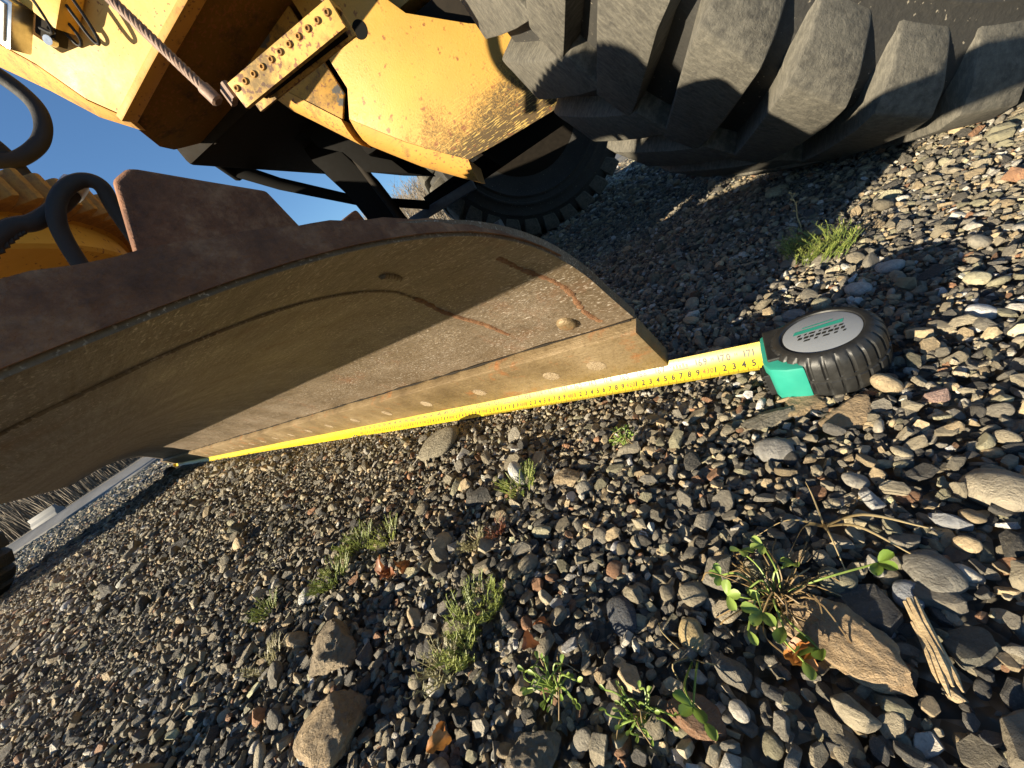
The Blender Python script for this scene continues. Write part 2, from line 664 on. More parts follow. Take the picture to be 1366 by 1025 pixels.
def bead(pts, r, name, mat='weld', parent=moldboard, jit=.12):
    P = catmull(pts, 7)
    mb = MB()
    mb.tube([p + Vector((rnd.uniform(-1, 1), rnd.uniform(-1, 1), rnd.uniform(-1, 1))) * r * jit for p in P], [r * rnd.uniform(.9, 1.12) for _ in P], 7)
    return part(mb, name, mat, parent, 0, 60)


def on_prof(x, u, lift=0.0):
    fi = u * (nP - 1)
    i = min(int(fi), nP - 2)
    p = PROF[i].lerp(PROF[i + 1], fi - i)
    n = prof_normal(i)
    return Vector((x, p.y, p.z)) - n * lift


bead([on_prof(.213 + .004 * math.sin(k * 1.1) - .0006 * k, .03 + .036 * k, -.0037) for k in range(10)], .0056, 'weld_bead')
bead([on_prof(x_, u_, -.0037) for x_, u_ in ((.330, .10), (.336, .16), (.345, .22), (.343, .28), (.33, .33), (.32, .37))], .0056, 'weld_bead', 'weld')
bead([on_prof(.32, .37), on_prof(.30, .44), on_prof(.285, .52), on_prof(.275, .60), on_prof(.272, .70), on_prof(.275, .80), on_prof(.28, .90), on_prof(.285, 1)], .0016, 'liner_edge', 'steel')
bead([on_prof(.262, .47), on_prof(.255, .485), on_prof(.25, .50), on_prof(.246, .515)], .0035, 'weld_spot', 'steel')

# ---- cutting edge, bolted along the bottom
c0, c1 = Vector((0, -.436, .029)), Vector((0, -.390, .1095))
ct = (c1 - c0).normalized()
cn = Vector((0, ct.z, -ct.y))            # faces the camera side, slightly down
c0, c1 = c0 + cn * .006, c1 + cn * .006
mb = MB()
for x in (.176, 4.428):
    pass
secs = []
for x in np.linspace(.176, 4.432, 24):
    j = rnd.uniform(-.0012, .0012)
    secs.append([Vector((x, 0, 0)) + c0 + ct * j, Vector((x, 0, 0)) + c1 + ct * rnd.uniform(-.001, .001),
                 Vector((x, 0, 0)) + c1 - cn * .022, Vector((x, 0, 0)) + c0 - cn * .022 + ct * .006])
mb.loft(secs)
cutting = part(mb, 'cutting_edge', 'cut', grader, .002, 35)
cutting['label'] = 'flat bolted cutting edge along the bottom of the moldboard'


def disc(center, normal, r, h, name, mat, parent, n=18, dome=.3, squash=1.0):
    nrm = Vector(normal).normalized()
    a = Vector((1, 0, 0))
    a = (a - nrm * a.dot(nrm)).normalized()
    b = nrm.cross(a)
    rings = [(1.0, -.004), (1.0, h * .6), (.9, h), (.55, h * (1 + dome)), (.12, h * (1 + dome * 1.1))]
    mb = MB()
    mb.loft([[Vector(center) + nrm * hh + (a * math.cos(2 * math.pi * k / n) * squash + b * math.sin(2 * math.pi * k / n)) * r * rr * (1 + .05 * math.sin(3 * k + r * 900))
              for k in range(n)] for rr, hh in rings])
    return part(mb, name, mat, parent, 0, 50)


bx = [.259, .336] + [.495 + .1585 * k for k in range(25)]
for x in bx:
    if x < 4.4:
        c = c0 + ct * (.041 + rnd.uniform(-.002, .002)) + Vector((x, 0, 0))
        disc(c, cn, .0128, .0005, 'bolt_head', 'bolt', cutting, 18, .1, rnd.uniform(.9, 1.05))
seam = catmull([(x_, -.3955 + rnd.uniform(-.0012, .0012), .1185 + rnd.uniform(-.001, .001)) for x_ in np.linspace(.180, 4.42, 60)], 4)  # thin dark strip along the joint above the cutting edge
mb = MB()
mb.tube(seam, [max(.0003, rnd.gauss(.0011, .0007)) for _ in seam], 6)
part(mb, 'seam_strip', 'dark', cutting, 0, 60)
pn = -prof_normal(3)
disc(on_prof(.248, .07), pn, .0125, .005, 'bolt_head', 'cut', moldboard)

# brackets and lumps on the back of the moldboard
mb = MB()
mb.loft([[Vector((x, y, z)) for y, z in yz] for x, yz in (
    (.335, ((-.070, .325), (-.126, .434), (-.140, .440), (-.214, .404), (-.226, .325))),
    (.365, ((-.078, .325), (-.136, .448), (-.150, .454), (-.222, .408), (-.236, .322))),
    (.46, ((-.150, .325), (-.200, .472), (-.212, .477), (-.275, .425), (-.29, .31))),
    (.56, ((-.20, .325), (-.247, .47), (-.255, .47), (-.33, .41), (-.34, .28))))])
part(mb, 'slide_bracket', 'brown', grader, .011, 40, 3)
mb = MB()
mb.loft([[Vector((x, y, z)) for y, z in yz] for x, yz in (
    (.342, ((-.118, .33), (-.120, .362), (-.19, .374), (-.195, .33))),
    (.44, ((-.150, .33), (-.152, .362), (-.20, .378), (-.205, .33))))])
part(mb, 'bracket_foot', 'brown', grader, .003, 40)
mb = MB()
mb.loft([[Vector((x, y, z)) for y, z in ((-.545, .375), (-.49, .365), (-.485, .425), (-.54, .435))] for x in (.635, 2.8)])
rail = part(mb, 'slide_rail', 'brown', grader, .010, 40, 3)
for x in (.74, 1.7, 2.6):
    mb = MB()
    mb.loft([[Vector((x + dx, y, z)) for y, z in ((-.335, .215), (-.29, .262), (-.495, .42), (-.51, .37))] for dx in (0, .05)])
    part(mb, 'rail_mount', 'brown', rail, .004, 40)
bead([(.17, .075, .350), (.20, .035, .362), (.215, .0, .366), (.222, -.02, .360)], .014, 'lug_bar', 'brown', grader, .08)

# ---- near and far tyres
RT, WT = .685, .44


def tyre_mesh():
    half = [(.652, 0), (.652, .10), (.649, .18), (.640, .200), (.622, .212), (.590, .224), (.565, .231), (.560, .235), (.548, .2355), (.542, .233),
            (.520, .236), (.505, .237), (.500, .241), (.490, .241), (.485, .236), (.462, .232), (.456, .236), (.448, .236), (.442, .229), (.41, .214), (.37, .20), (.335, .192), (.325, .175)]
    prof = [(r, -y) for r, y in half[:0:-1]] + half
    mb = MB()
    N = 96
    mb.loft([[Vector((r * math.sin(2 * math.pi * k / N), y, r * math.cos(2 * math.pi * k / N))) for k in range(N)] for r, y in prof], caps=False)
    me_o = mb.build('tyre', M['rubber'], smooth=35)
    me = me_o.data
    bpy.data.objects.remove(me_o)
    return me


def lug_mesh(side):
    # stations from the crown over the shoulder: base (y, r), top (y, r), angle, half width
    st = [((-.015, .640), (-.015, RT), .125, .054), ((.05, .640), (.05, RT + .001), .092, .060), ((.12, .640), (.12, RT), .052, .066),
          ((.185, .634), (.190, RT - .003), .010, .071), ((.198, .628), (.222, RT - .014), -.004, .072),
          ((.206, .612), (.2310, .640), -.010, .071), ((.216, .590), (.2295, .600), -.018, .068), ((.224, .566), (.2265, .572), -.026, .062)]
    mb = MB()
    secs = []
    for (yb, rb), (yt, rt), ph, hw in st:
        def P(r, a, yy):
            return Vector((r * math.sin(a), yy * side, r * math.cos(a)))
        secs.append([P(rb, ph - hw * 1.15, yb), P(rb, ph + hw * 1.15, yb), P(rt, ph + hw * .93, yt), P(rt, ph - hw * .93, yt)])
    mb.loft(secs)
    o = mb.build('lug', M['lug'], bevel=.0065, smooth=40)
    me = o.data
    bpy.data.objects.remove(o)
    return me


TY, LUGS = tyre_mesh(), {1: lug_mesh(1), -1: lug_mesh(-1)}


def rim_mesh():
    mb = MB()
    N = 48
    prof = [(.34, .195), (.325, .19), (.315, .16), (.30, .05), (.10, .03), (.10, .06), (.02, .06)]
    mb.loft([[Vector((r * math.sin(2 * math.pi * k / N), y, r * math.cos(2 * math.pi * k / N))) for k in range(N)] for r, y in prof])
    mb.loft([[Vector((r * math.sin(2 * math.pi * k / N), -y, r * math.cos(2 * math.pi * k / N))) for k in range(N)] for r, y in prof])
    o = mb.build('rim', M['dark'], smooth=35)
    me = o.data
    bpy.data.objects.remove(o)
    return me


RIM = rim_mesh()
NL = 32


def wheel(x, y, az, roll=0.0):
    # x, y: ground point under the outer face
    k = .78 / RT
    nv = Vector((-math.sin(az), math.cos(az), 0))
    c = Vector((x, y, .78 - .024)) - nv * .245
    w = link('tyre', TY, grader, c - ROOT)
    w.rotation_euler = (0, roll, az)
    w.scale = (k, 1.03, k)
    link('rim', RIM, w)
    for s in (1, -1):
        for k in range(NL):
            l = link('lug', LUGS[s], w)
            l.rotation_euler = (0, 2 * math.pi * (k + (.5 if s < 0 else 0)) / NL, 0)
    return w


wheel(-.41, -1.114, R(43), roll=.05)
wheel(1.30, -2.70, R(43), roll=.4)
wheel(4.16, 1.13, R(30), roll=.2)

# ---- side panel of the cab base with its lip, front bevel and the dark belly behind it
PN = -.30
panel = [(1.264, 1.040), (1.44, 1.012), (1.60, .985), (1.655, 1.06), (1.70, 1.17), (1.775, 1.30), (1.98, 1.62), (1.98, 2.3), (.9, 2.3), (.9, 1.10)]
mb = MB()
mb.prism([W(f, PN, z) for f, z in panel], -Nv * .02)
part(mb, 'side_panel', 'panel', grader, .004, 30)
mb = MB()
fr = [(1.602, .983), (1.657, 1.058), (1.702, 1.169), (1.778, 1.30), (1.984, 1.62)]
bk = [(1.640, .982), (1.715, 1.062), (1.78, 1.17), (1.87, 1.30), (2.06, 1.62)]
mb.loft([[W(f, PN - .002, z), W(f2, PN - .07, z2), W(f2, PN - .09, z2), W(f, PN - .03, z)] for (f, z), (f2, z2) in zip(fr, bk)])
part(mb, 'panel_front_bevel', 'lip', grader, .003, 30)
mb = MB()
mb.loft([[W(f, PN + .004, z + .004), W(f, PN + .026, z - .002), W(f, PN + .024, z - .018), W(f, PN - .022, z - .016), W(f, PN - .022, z + .002)]
         for f, z in ((.95, 1.090), (1.10, 1.068), (1.264, 1.040), (1.36, 1.025), (1.44, 1.012), (1.53, .996), (1.598, .984))])
part(mb, 'panel_lip', 'lip', grader, .003, 30)
# underside of the cab base
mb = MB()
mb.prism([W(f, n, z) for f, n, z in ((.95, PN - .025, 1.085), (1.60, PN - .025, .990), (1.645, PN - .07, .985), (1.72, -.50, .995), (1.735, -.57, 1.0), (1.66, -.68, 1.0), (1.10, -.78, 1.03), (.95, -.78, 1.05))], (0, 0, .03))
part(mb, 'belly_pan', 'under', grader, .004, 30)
mb = MB()
mb.box(W(1.33, -1.24, 1.6), (.9, 1.2, 1.25), Matrix.Rotation(AZ, 3, 'Z'))
part(mb, 'cab_base', 'dark', grader, .02, 30)
mb = MB()
mb.box(W(.1, -1.1, 1.55), (1.8, .95, 1.3), Matrix.Rotation(AZ, 3, 'Z'))
part(mb, 'engine_cover', 'panel', grader, .03, 30)
mb = MB()
mb.tube([W(1.64, -.655, 1.0), W(1.645, -.66, .978)], .012, 10)
part(mb, 'drain_plug', 'dark', grader, 0, 40)

# ---- belly side plates with the open joint between them
BN = -.55
pl = [(1.118, 1.10), (1.118, .952), (1.117, .815), (1.165, .752), (1.05, .615), (.907, .472), (.762, .458), (.62, .448), (.45, .45), (.30, .46), (.30, .62), (.542, .625), (.725, .748), (.861, .857), (.90, .93), (.906, 1.10)]
mb = MB()
mb.prism([W(f, BN, z) for f, z in pl], -Nv * .012)
bplate = part(mb, 'belly_plate', 'belly', grader, .003, 30)
mb = MB()
nn = 20
mb.prism([W(.995 + .021 * math.cos(2 * math.pi * k / nn), BN + .0012, .897 + .023 * math.sin(2 * math.pi * k / nn)) for k in range(nn)], -Nv * .02)
part(mb, 'plate_hole', 'black', bplate)
mb = MB()
mb.prism([W(f, BN - .002, z) for f, z in ((1.134, .950), (1.134, .812), (1.183, .764), (1.322, .962), (1.386, 1.134), (1.25, 1.16), (1.134, 1.11))], -Nv * .012)
part(mb, 'joint_plate', 'patch', grader, .003, 30)


def lower_lip(pts, name):
    mb = MB()
    secs = []
    for f, z in pts:
        secs.append([W(f, BN + .001, z), W(f + .006, BN - .012, z - .026), W(f + .010, BN - .035, z - .052), W(f + .012, BN - .075, z - .066), W(f + .012, BN - .22, z - .07),
                     W(f, BN - .22, z - .02), W(f, BN - .014, z)])
    mb.loft(secs)
    part(mb, name, 'lip', grader, 0, 50)


lower_lip([(.905, .474), (.93, .497), (1.0, .565), (1.05, .615), (1.10, .675), (1.163, .752)], 'belly_lip')
lower_lip([(1.186, .766), (1.22, .815), (1.27, .888), (1.322, .962), (1.386, 1.13)], 'joint_lip')
mb = MB()
mb.box(W(.60, -1.1, .68), (.56, .95, .40), Matrix.Rotation(AZ, 3, 'Z'))
part(mb, 'axle_housing', 'dark', grader, .03, 30)
mb = MB()
mb.box(W(1.02, -1.12, .85), (.42, .85, .34), Matrix.Rotation(AZ, 3, 'Z'))
part(mb, 'hitch_block', 'black', grader, .03, 30)
mb = MB()
mb.prism([W(f, -1.0, z) for f, z in ((1.20, .62), (1.28, .80), (1.30, 1.05), (1.62, 1.05), (1.64, .99), (1.49, .965), (1.48, .90), (1.40, .83), (1.36, .72))], -Nv * .5)
part(mb, 'hitch_frame', 'black', grader, .008, 30)
# struts behind the moldboard
mb = MB()
mb.tube([W(1.86, -1.0, 1.03), W(1.75, -1.05, .90), W(1.55, -1.2, .70), W(1.30, -1.4, .52)], [.03, .026, .022, .022], 12)
part(mb, 'strut_rod', 'black', grader, 0, 40)
mb = MB()
mb.tube([W(1.80, -.80, 1.07), W(1.88, -1.03, 1.02)], .028, 10)
part(mb, 'strut_clevis', 'black', grader, 0, 40)
mb = MB()
mb.loft([[W(f + a, -1.2 + b, z) for a, b in ((-.07, .05), (.07, .05), (.07, -.05), (-.07, -.05))] for f, z in ((1.53, 1.06), (1.53, .90), (1.48, .72), (1.46, .50))])
part(mb, 'lift_link', 'black', grader, .008, 30)
mb = MB()
mb.tube([W(1.41, -1.12, .90), W(1.39, -1.14, .5)], .018, 10)
part(mb, 'link_pin', 'dark', grader, 0, 40)
mb = MB()
mb.box(W(1.26, -1.55, .50), (.42, .06, .05), Matrix.Rotation(AZ, 3, 'Z') @ Matrix.Rotation(R(-3), 3, 'Y'))
part(mb, 'tie_bar', 'greyp', grader, .006, 30)
mb = MB()
mb.box(W(1.10, -1.75, .55), (.55, .12, .10), Matrix.Rotation(AZ, 3, 'Z'))
part(mb, 'cross_beam', 'black', grader, .008, 30)
mb = MB()
mb.box(W(1.05, -1.35, .24), (.10, .16, .05), Matrix.Rotation(AZ, 3, 'Z'))
part(mb, 'foot_plate', 'greyp', grader, .006, 30)

# ---- circle with its outside gear teeth
CC = Vector((1.17, .18, 0))
CR = .526
mb = MB()
N = 120
mb.loft([[CC + Vector((r * math.cos(2 * math.pi * k / N), r * math.sin(2 * math.pi * k / N), z)) for k in range(N)]
         for r, z in ((CR - .06, .575), (CR - .02, .575), (CR - .015, .58), (CR - .015, .620), (CR + .009, .624), (CR + .009, .658), (CR - .06, .658), (CR - .12, .65), (CR - .12, .575), (CR - .06, .575))], caps=False)
circle = part(mb, 'circle', 'circ', grader, 0, 30)


def tooth_mesh():
    mb = MB()
    mb.loft([[Vector((-.008, -.0155, z)), Vector((.009, -.0145, z)), Vector((.030, -.005, z)), Vector((.031, .004, z)), Vector((.009, .014, z)), Vector((-.008, .0155, z))] for z in (.6195, .662)])
    o = mb.build('gear_tooth', M['teeth'], bevel=.003, smooth=35)
    me = o.data
    bpy.data.objects.remove(o)
    return me


TM = tooth_mesh()
NTt = 108
for k in range(NTt):
    a = 2 * math.pi * k / NTt
    t = link('gear_tooth', TM, circle, CC - ROOT + Vector((math.cos(a) * CR, math.sin(a) * CR, 0)))
    t.rotation_euler = (0, 0, a)
mb = MB()
mb.loft([[Vector((x, y, z)) for y, z in ((.0, .665), (.16, .665), (.16, .74), (.0, .74))] for x in (1.2, 2.4)])
part(mb, 'drawbar', 'circ', grader, .01, 30)
mb = MB()
mb.loft([[Vector((x, y, z)) for y, z in ((-.62, .44), (-.06, .44), (-.06, .98), (-.58, 1.02))] for x in (2.0, 3.3)])
part(mb, 'sun_blocker', 'circ', grader, .02, 30)  # unseen box added to keep the sun off the far rear tyre
mb = MB()
mb.loft([[Vector((x, y, z)) for y, z in ((-.62, .42), (-.18, .42), (-.18, .62), (-.62, .64))] for x in (1.35, 2.05)])
part(mb, 'low_sun_blocker', 'circ', grader, .02, 30)  # unseen lower box, added to shade the ground behind the blade
mb = MB()
mb.loft([[Vector((x, y, z)) for y, z in ((-.48, .20), (-.435, .20), (-.425, .47), (-.48, .47))] for x in (.80, 3.2)])
part(mb, 'slim_sun_blocker', 'brown', grader, .01, 30)  # unseen bar added to close the sunlit gap behind the moldboard
# blade lift post that joins circle and moldboard
mb = MB()
mb.loft([[Vector((x, y, z)) for y, z in ((-.36, .34), (-.10, .36), (-.08, .585), (-.34, .585))] for x in (1.0, 1.15)])
part(mb, 'blade_arm', 'circ', grader, .01, 30)

# ---- hydraulic hoses


def hose(pts, r, name='hydraulic_hose', mat='hose'):
    mb = MB()
    mb.tube(catmull(pts, 10), r, 12)
    return part(mb, name, mat, grader, 0, 60)


hose([(1.0, -.30, .99), (1.0, -.345, .93), (1.0, -.363, .88), (1.0, -.355, .842), (1.0, -.325, .807), (1.0, -.28, .787), (1.0, -.245, .79), (1.02, -.20, .80), (1.05, -.12, .78)], .0120)
hose([(1.0, -.235, .86), (1.0, -.262, .83), (1.01, -.272, .79), (1.03, -.27, .74)], .013)
H2 = [(.62, -.05, .50), (.62, -.116, .535), (.62, -.142, .537), (.62, -.170, .546), (.62, -.19, .556)]
hose(H2, .0085)
hose([(.62, -.135, .45), (.61, -.147, .508), (.60, -.158, .533), (.60, -.178, .551), (.60, -.200, .557), (.60, -.211, .547), (.61, -.207, .52), (.63, -.20, .44)], .0078)
mb = MB()
P = catmull(H2, 10)[2:20]
tw = []
for i, p in enumerate(P):
    for k in range(6):
        a = 2 * math.pi * (k / 6)
        q = p.lerp(P[min(i + 1, len(P) - 1)], k / 6)
        tw.append(q + Vector((math.cos(a) * .3, math.cos(a), math.sin(a))) * .0092)
mb.tube(tw[:60], .0022, 5)
part(mb, 'hose_wrap', 'hose', grader, 0, 60)
mb = MB()
mb.tube([(.62, -.186, .556), (.625, -.20, .566)], .012, 10)
part(mb, 'hose_ferrule', 'chrome', grader, 0, 40)

# ---- hanging step: two ropes and a toothed tread
SN = 0.0


def rope(f0, z0, f1, z1, n):
    mb = MB()
    a, b = W(f0, n, z0), W(f1, n, z1)
    d = (b - a)
    t = d.normalized()
    u = t.orthogonal().normalized()
    v = t.cross(u)
    for s in range(6):
        pts = []
        for k in range(70):
            q = k / 69
            an = q * d.length / .055 * 2 * math.pi + s * math.pi / 3
            pts.append(a + d * q + (u * math.cos(an) + v * math.sin(an)) * .0055)
        mb.tube(pts, .0036, 6)
    r = part(mb, 'wire_rope', 'rope', grader, 0, 60)
    mb = MB()
    mb.tube([b - t * .03, b - t * .028, b + t * .0, b + t * .003], [.008, .0115, .0115, .008], 10)
    part(mb, 'rope_ferrule', 'rope', r, 0, 40)


rope(1.275, 1.04, 1.199, .722, SN)
rope(.91, 1.04, .925, .73, SN - .02)
# tread: channel along f with raised pierced holes along its outer edge
fa, fb, zt = 1.158, .918, .706
mb = MB()
secs = []
for q in np.linspace(0, 1, 9):
    f = fa + (fb - fa) * q
    z = zt + .008 - .012 * q
    secs.append([W(f, SN + .005, z - .031), W(f, SN + .008, z + .012), W(f, SN - .012, z + .016), W(f, SN - .045, z + .016), W(f, SN - .045, z - .03),
                 W(f, SN - .038, z - .03), W(f, SN - .038, z + .008), W(f, SN - .012, z + .006), W(f, SN - .004, z), W(f, SN - .006, z - .031)])
mb.loft(secs)
tread = part(mb, 'step_tread', 'step', grader, .0015, 30)
for k in range(11):
    q = .04 + .09 * k
    f = fa + (fb - fa) * q
    z = zt + .008 - .012 * q
    mb = MB()
    mb.loft([[W(f + r * math.cos(a), SN + .008 + h, z - .002 + r * math.sin(a)) for a in (2 * math.pi * j / 12 for j in range(12))]
             for r, h in ((.0058, -.001), (.0048, .002), (.0030, .0022), (.0026, -.0005))])
    part(mb, 'grip_hole', 'teeth', tread, 0, 40)
mb = MB()
for k in range(4):
    p = W(1.168 + .008 * k, SN - .004 - .010 * k, .722 + .003 * k)
    mb.tube([p + Vector((0, 0, .014)), p - Vector((0, 0, .014))], .0065, 8)
part(mb, 'step_bolts', 'rope', tread, 0, 40)
mb = MB()
mb.loft([[W(f, SN - .012, z - .024), W(f, SN - .012, z + .002), W(f, SN - .036, z + .002), W(f, SN - .036, z - .024)] for f, z in ((1.13, .714), (.93, .70))])
part(mb, 'step_core', 'black', tread, .002, 30)

# ---- work lamp and loose wiring on the panel
LP = W(1.635, PN + .055, 1.212)
LM = Matrix.Rotation(AZ, 3, 'Z') @ Matrix.Rotation(R(25), 3, 'Y')
mb = MB()
mb.box(LP, (.10, .045, .075), LM)
lamp = part(mb, 'work_lamp', 'chrome', grader, .006, 30)
mb = MB()
mb.box(LP + LM @ Vector((0, .024, 0)), (.078, .006, .055), LM)
part(mb, 'lamp_lens', 'lens', lamp, .002, 30)
mb = MB()
mb.box(W(1.575, PN + .03, 1.160), (.05, .03, .045), LM)
part(mb, 'lamp_bracket', 'dark', grader, .004, 30)
mb = MB()
mb.box(W(1.525, PN + .03, 1.215), (.10, .05, .13), Matrix.Rotation(AZ, 3, 'Z') @ Matrix.Rotation(R(20), 3, 'Y'))
part(mb, 'control_box', 'circ', grader, .006, 30)
mb = MB()
mb.tube([W(1.587, PN + .04, 1.138), W(1.585, PN + .055, 1.137)], .010, 12)
part(mb, 'lamp_nut', 'chrome', grader, 0, 40)
for k, pts in enumerate([[(1.55, 1.30), (1.54, 1.20), (1.53, 1.15), (1.532, 1.115), (1.545, 1.108), (1.552, 1.13), (1.555, 1.20)],
                         [(1.47, 1.30), (1.47, 1.19), (1.475, 1.13), (1.485, 1.085), (1.496, 1.078), (1.500, 1.10), (1.495, 1.16)],
                         [(1.60, 1.32), (1.56, 1.25), (1.545, 1.20), (1.56, 1.14), (1.58, 1.16)]]):
    mb = MB()
    mb.tube(catmull([W(f, PN + .03 + .012 * k, z) for f, z in pts], 6), .0035, 6)
    part(mb, 'loose_cable', 'hose', grader, 0, 60)

# ------------------------------------------------------------------ measuring tape
tape = empty('measuring_tape', (.02, -.40, .004))
tag(tape, 'yellow measuring tape pulled out along the blade from a black and teal case', 'tape measure')
TO = Vector(tape.location)
X0 = 4.43


def tpt(u, v, lift=0.0):
    x = X0 - u
    k = min(1, max(0, (x - .3) / 2.0))
    yb, zb, yt, zt_ = -.415 - .010 * k, .0060 - .004 * k, -.432 - .004 * k, .0315 - .005 * k
    sag = .0016 * math.sin(u * 3.1) - .0012 * math.sin(u * 1.3)
    bow = (1 - (2 * v - 1) ** 2) * .0030
    y = yb + (yt - yb) * v - .83 * bow
    z = zb + (zt_ - zb) * v - .56 * bow + sag
    return Vector((x, y + .83 * lift, z + .56 * lift))


mb = MB()
secs = []
us = np.concatenate([np.linspace(0, 3.4, 60), np.linspace(3.42, 4.37, 60)])
VV = [0, .12, .3, .5, .7, .88, 1]
for u in us:
    secs.append([tpt(u, v) for v in VV] + [tpt(u, v, -.0006) for v in VV[::-1]])
mb.loft(secs)
ribbon = mb.build('tape_ribbon', M['tape'], tape, TO, 0, 60)
# hook at zero
mb = MB()
mb.box((X0 + .001, -.428, .013), (.002, .022, .032))
mb.box((X0 - .010, -.427, .028), (.02, .022, .0015))
mb.build('end_hook', M['tape'], tape, TO, .0005)

glyph = {}


def glyph_mesh(ch):
    if ch not in glyph:
        cu = bpy.data.curves.new('glyph', 'FONT')
        cu.body = ch
        cu.size = 1.0
        cu.resolution_u = 2
        cu.offset = .022
        o = bpy.data.objects.new('glyph', cu)
        COL.objects.link(o)
        me = bpy.data.meshes.new_from_object(o)
        vs = [tuple(v.co) for v in me.vertices]
        fs = [tuple(p.vertices) for p in me.polygons]
        bpy.data.objects.remove(o)
        bpy.data.curves.remove(cu)
        bpy.data.meshes.remove(me)
        x0 = min(v[0] for v in vs)
        x1 = max(v[0] for v in vs)
        glyph[ch] = ([(v[0] - x0, v[1]) for v in vs], fs, x1 - x0)
    return glyph[ch]


LW = .030


def put_text(mb, text, uc, vc, h, squeeze=.9, gap=.12):
    gs = [glyph_mesh(c) for c in text]
    k = h / .73
    tot = sum(g[2] for g in gs) * k * squeeze + gap * k * (len(gs) - 1)
    u = uc - tot / 2
    for vs, fs, w in gs:
        mb.add([tpt(u + x * k * squeeze, vc + (y * k - h / 2) / LW, .00025) for x, y in vs], fs)
        u += w * k * squeeze + gap * k


def tick(mb, u, v0, v1, w):
    mb.add([tpt(u - w / 2, v0, .00022), tpt(u + w / 2, v0, .00022), tpt(u + w / 2, v1, .00022), tpt(u - w / 2, v1, .00022)], [(0, 1, 2, 3)])


ink, red = MB(), MB()
for mm in range(3300, 4366):
    big = mm % 10 == 0
    if mm < 3900 and not big:
        continue
    tick(ink, mm / 1000, .0, .17 if big else (.13 if mm % 5 == 0 else .085), .00045 if big else .0003)
for k in range(2080, 2751):
    u = k * .0254 / 16
    if u < 3.9 and k % 16:
        continue
    tick(ink, u, 1.0, .86 if k % 16 == 0 else (.89 if k % 4 == 0 else .93), .00045 if k % 16 == 0 else .0003)
for c in range(340, 437):
    if c % 10:
        put_text(ink, str(c % 10), c / 100 - .0035, .30, .0072)
    else:
        put_text(red, str(c), c / 100 - .002, .30, .0064, .85)
for i in range(134, 172):
    u = i * .0254
    if i % 12 == 0:
        for q in range(5):
            tick(red, u - .008 + q * .004, .56, .74 + .05 * (q % 2), .0024)
        tick(red, u, .50, .57, .019)
    else:
        put_text(ink, str(i), u, .68, .0084, .82)
        put_text(red, '14', u + .0127, .72, .0034, .8)
tag(ink.build('printed_marks', M['ink'], ribbon, TO), kind='stuff')
tag(red.build('red_printed_marks', M['red'], ribbon, TO), kind='stuff')

# case
CM = Matrix.Translation(Vector((.017, -.400, .004))) @ Euler((R(-4), R(3), R(6))).to_matrix().to_4x4()


def case_part(mb, name, mat, parent=tape, bevel=0, smooth=None):
    mb.v = [tuple(CM @ Vector(v)) for v in mb.v]
    return mb.build(name, M[mat], parent, TO, bevel, smooth)


mb = MB()
NR = 27
N = NR * 8
rows = [(.0, .030), (.0005, .036), (.003, .0405), (.006, .0425), (.010, .0433), (.016, .0437), (.0215, .0438), (.0222, .0427), (.0255, .0427), (.0262, .0438), (.032, .0437), (.038, .0432), (.042, .0422), (.0455, .040), (.048, .037), (.049, .034), (.0490, .0315), (.0475, .0305), (.0470, .028)]
secs = []
for z, r in rows:
    rib = .006 < z < .046 and not (.0220 < z < .0258)
    ring = []
    for k in range(N):
        a = 2 * math.pi * k / N
        g_ = 0
        if rib and k % 8 in (0, 1) and abs(a - math.pi * 2) > .0:
            g_ = .0017
        rr = r - g_
        # squarer toward the mouth
        x, y = rr * math.cos(a), rr * math.sin(a)
        if x > 0:
            y *= 1 + .0 * x
            x *= 1.05
        ring.append((x, y, z))
    secs.append(ring)
mb.loft(secs)
case = case_part(mb, 'case_body', 'caser', smooth=38)
mb = MB()
mb.loft([[(r * math.cos(2 * math.pi * k / 40) * 1.0, r * math.sin(2 * math.pi * k / 40), z) for k in range(40)] for r, z in ((.0300, .0462), (.0300, .0480), (.0285, .0485), (.002, .0487))])
case_part(mb, 'case_label', 'label', case, 0, 40)
mb = MB()
for row, (yy, n, h) in enumerate(((.0075, 7, .0022), (.0025, 11, .0030), (-.0018, 9, .0022))):
    for q in range(n):
        x = -.0175 + q * (.034 / n) + .001 * (q % 3)
        w = .0019 + .0006 * ((q * 7 + row) % 3)
        mb.add([(x, yy, .0489), (x + w, yy, .0489), (x + w + .0012, yy + h, .0489), (x + .0012, yy + h, .0489)], [(0, 1, 2, 3)])
case_part(mb, 'label_lettering', 'ink', case)
mb = MB()
mb.add([(-.019, -.0095, .0489), (.019, -.0085, .0489), (.021, -.0035, .0489), (-.017, -.0045, .0489)], [(0, 1, 2, 3)])
mb.add([(-.012, -.0135, .0489), (.012, -.0125, .0489), (.013, -.011, .0489), (-.011, -.012, .0489)], [(0, 1, 2, 3)])
case_part(mb, 'label_stripe', 'teal', case)
mb = MB()
mb.loft([[(x, y, z) for x, y in ((.022, -.0385), (.036, -.0350), (.0495, -.026), (.0505, -.012), (.0505, .020), (.046, .031), (.034, .0375), (.020, .0405))]
         for z in (.004, .0435)])
case_part(mb, 'case_front', 'teal', tape, .003, 35)
mb = MB()
for q in range(5):
    mb.box((.0515, .016, .010 + q * .0048), (.009, .017, .0030))
mb.box((.0495, .016, .0195), (.008, .019, .026))
case_part(mb, 'lock_button', 'caser', tape, .0008)
mb = MB()
mb.box((.035, -.005, .0445), (.022, .05, .004))
case_part(mb, 'case_bumper', 'caser', tape, .0015)

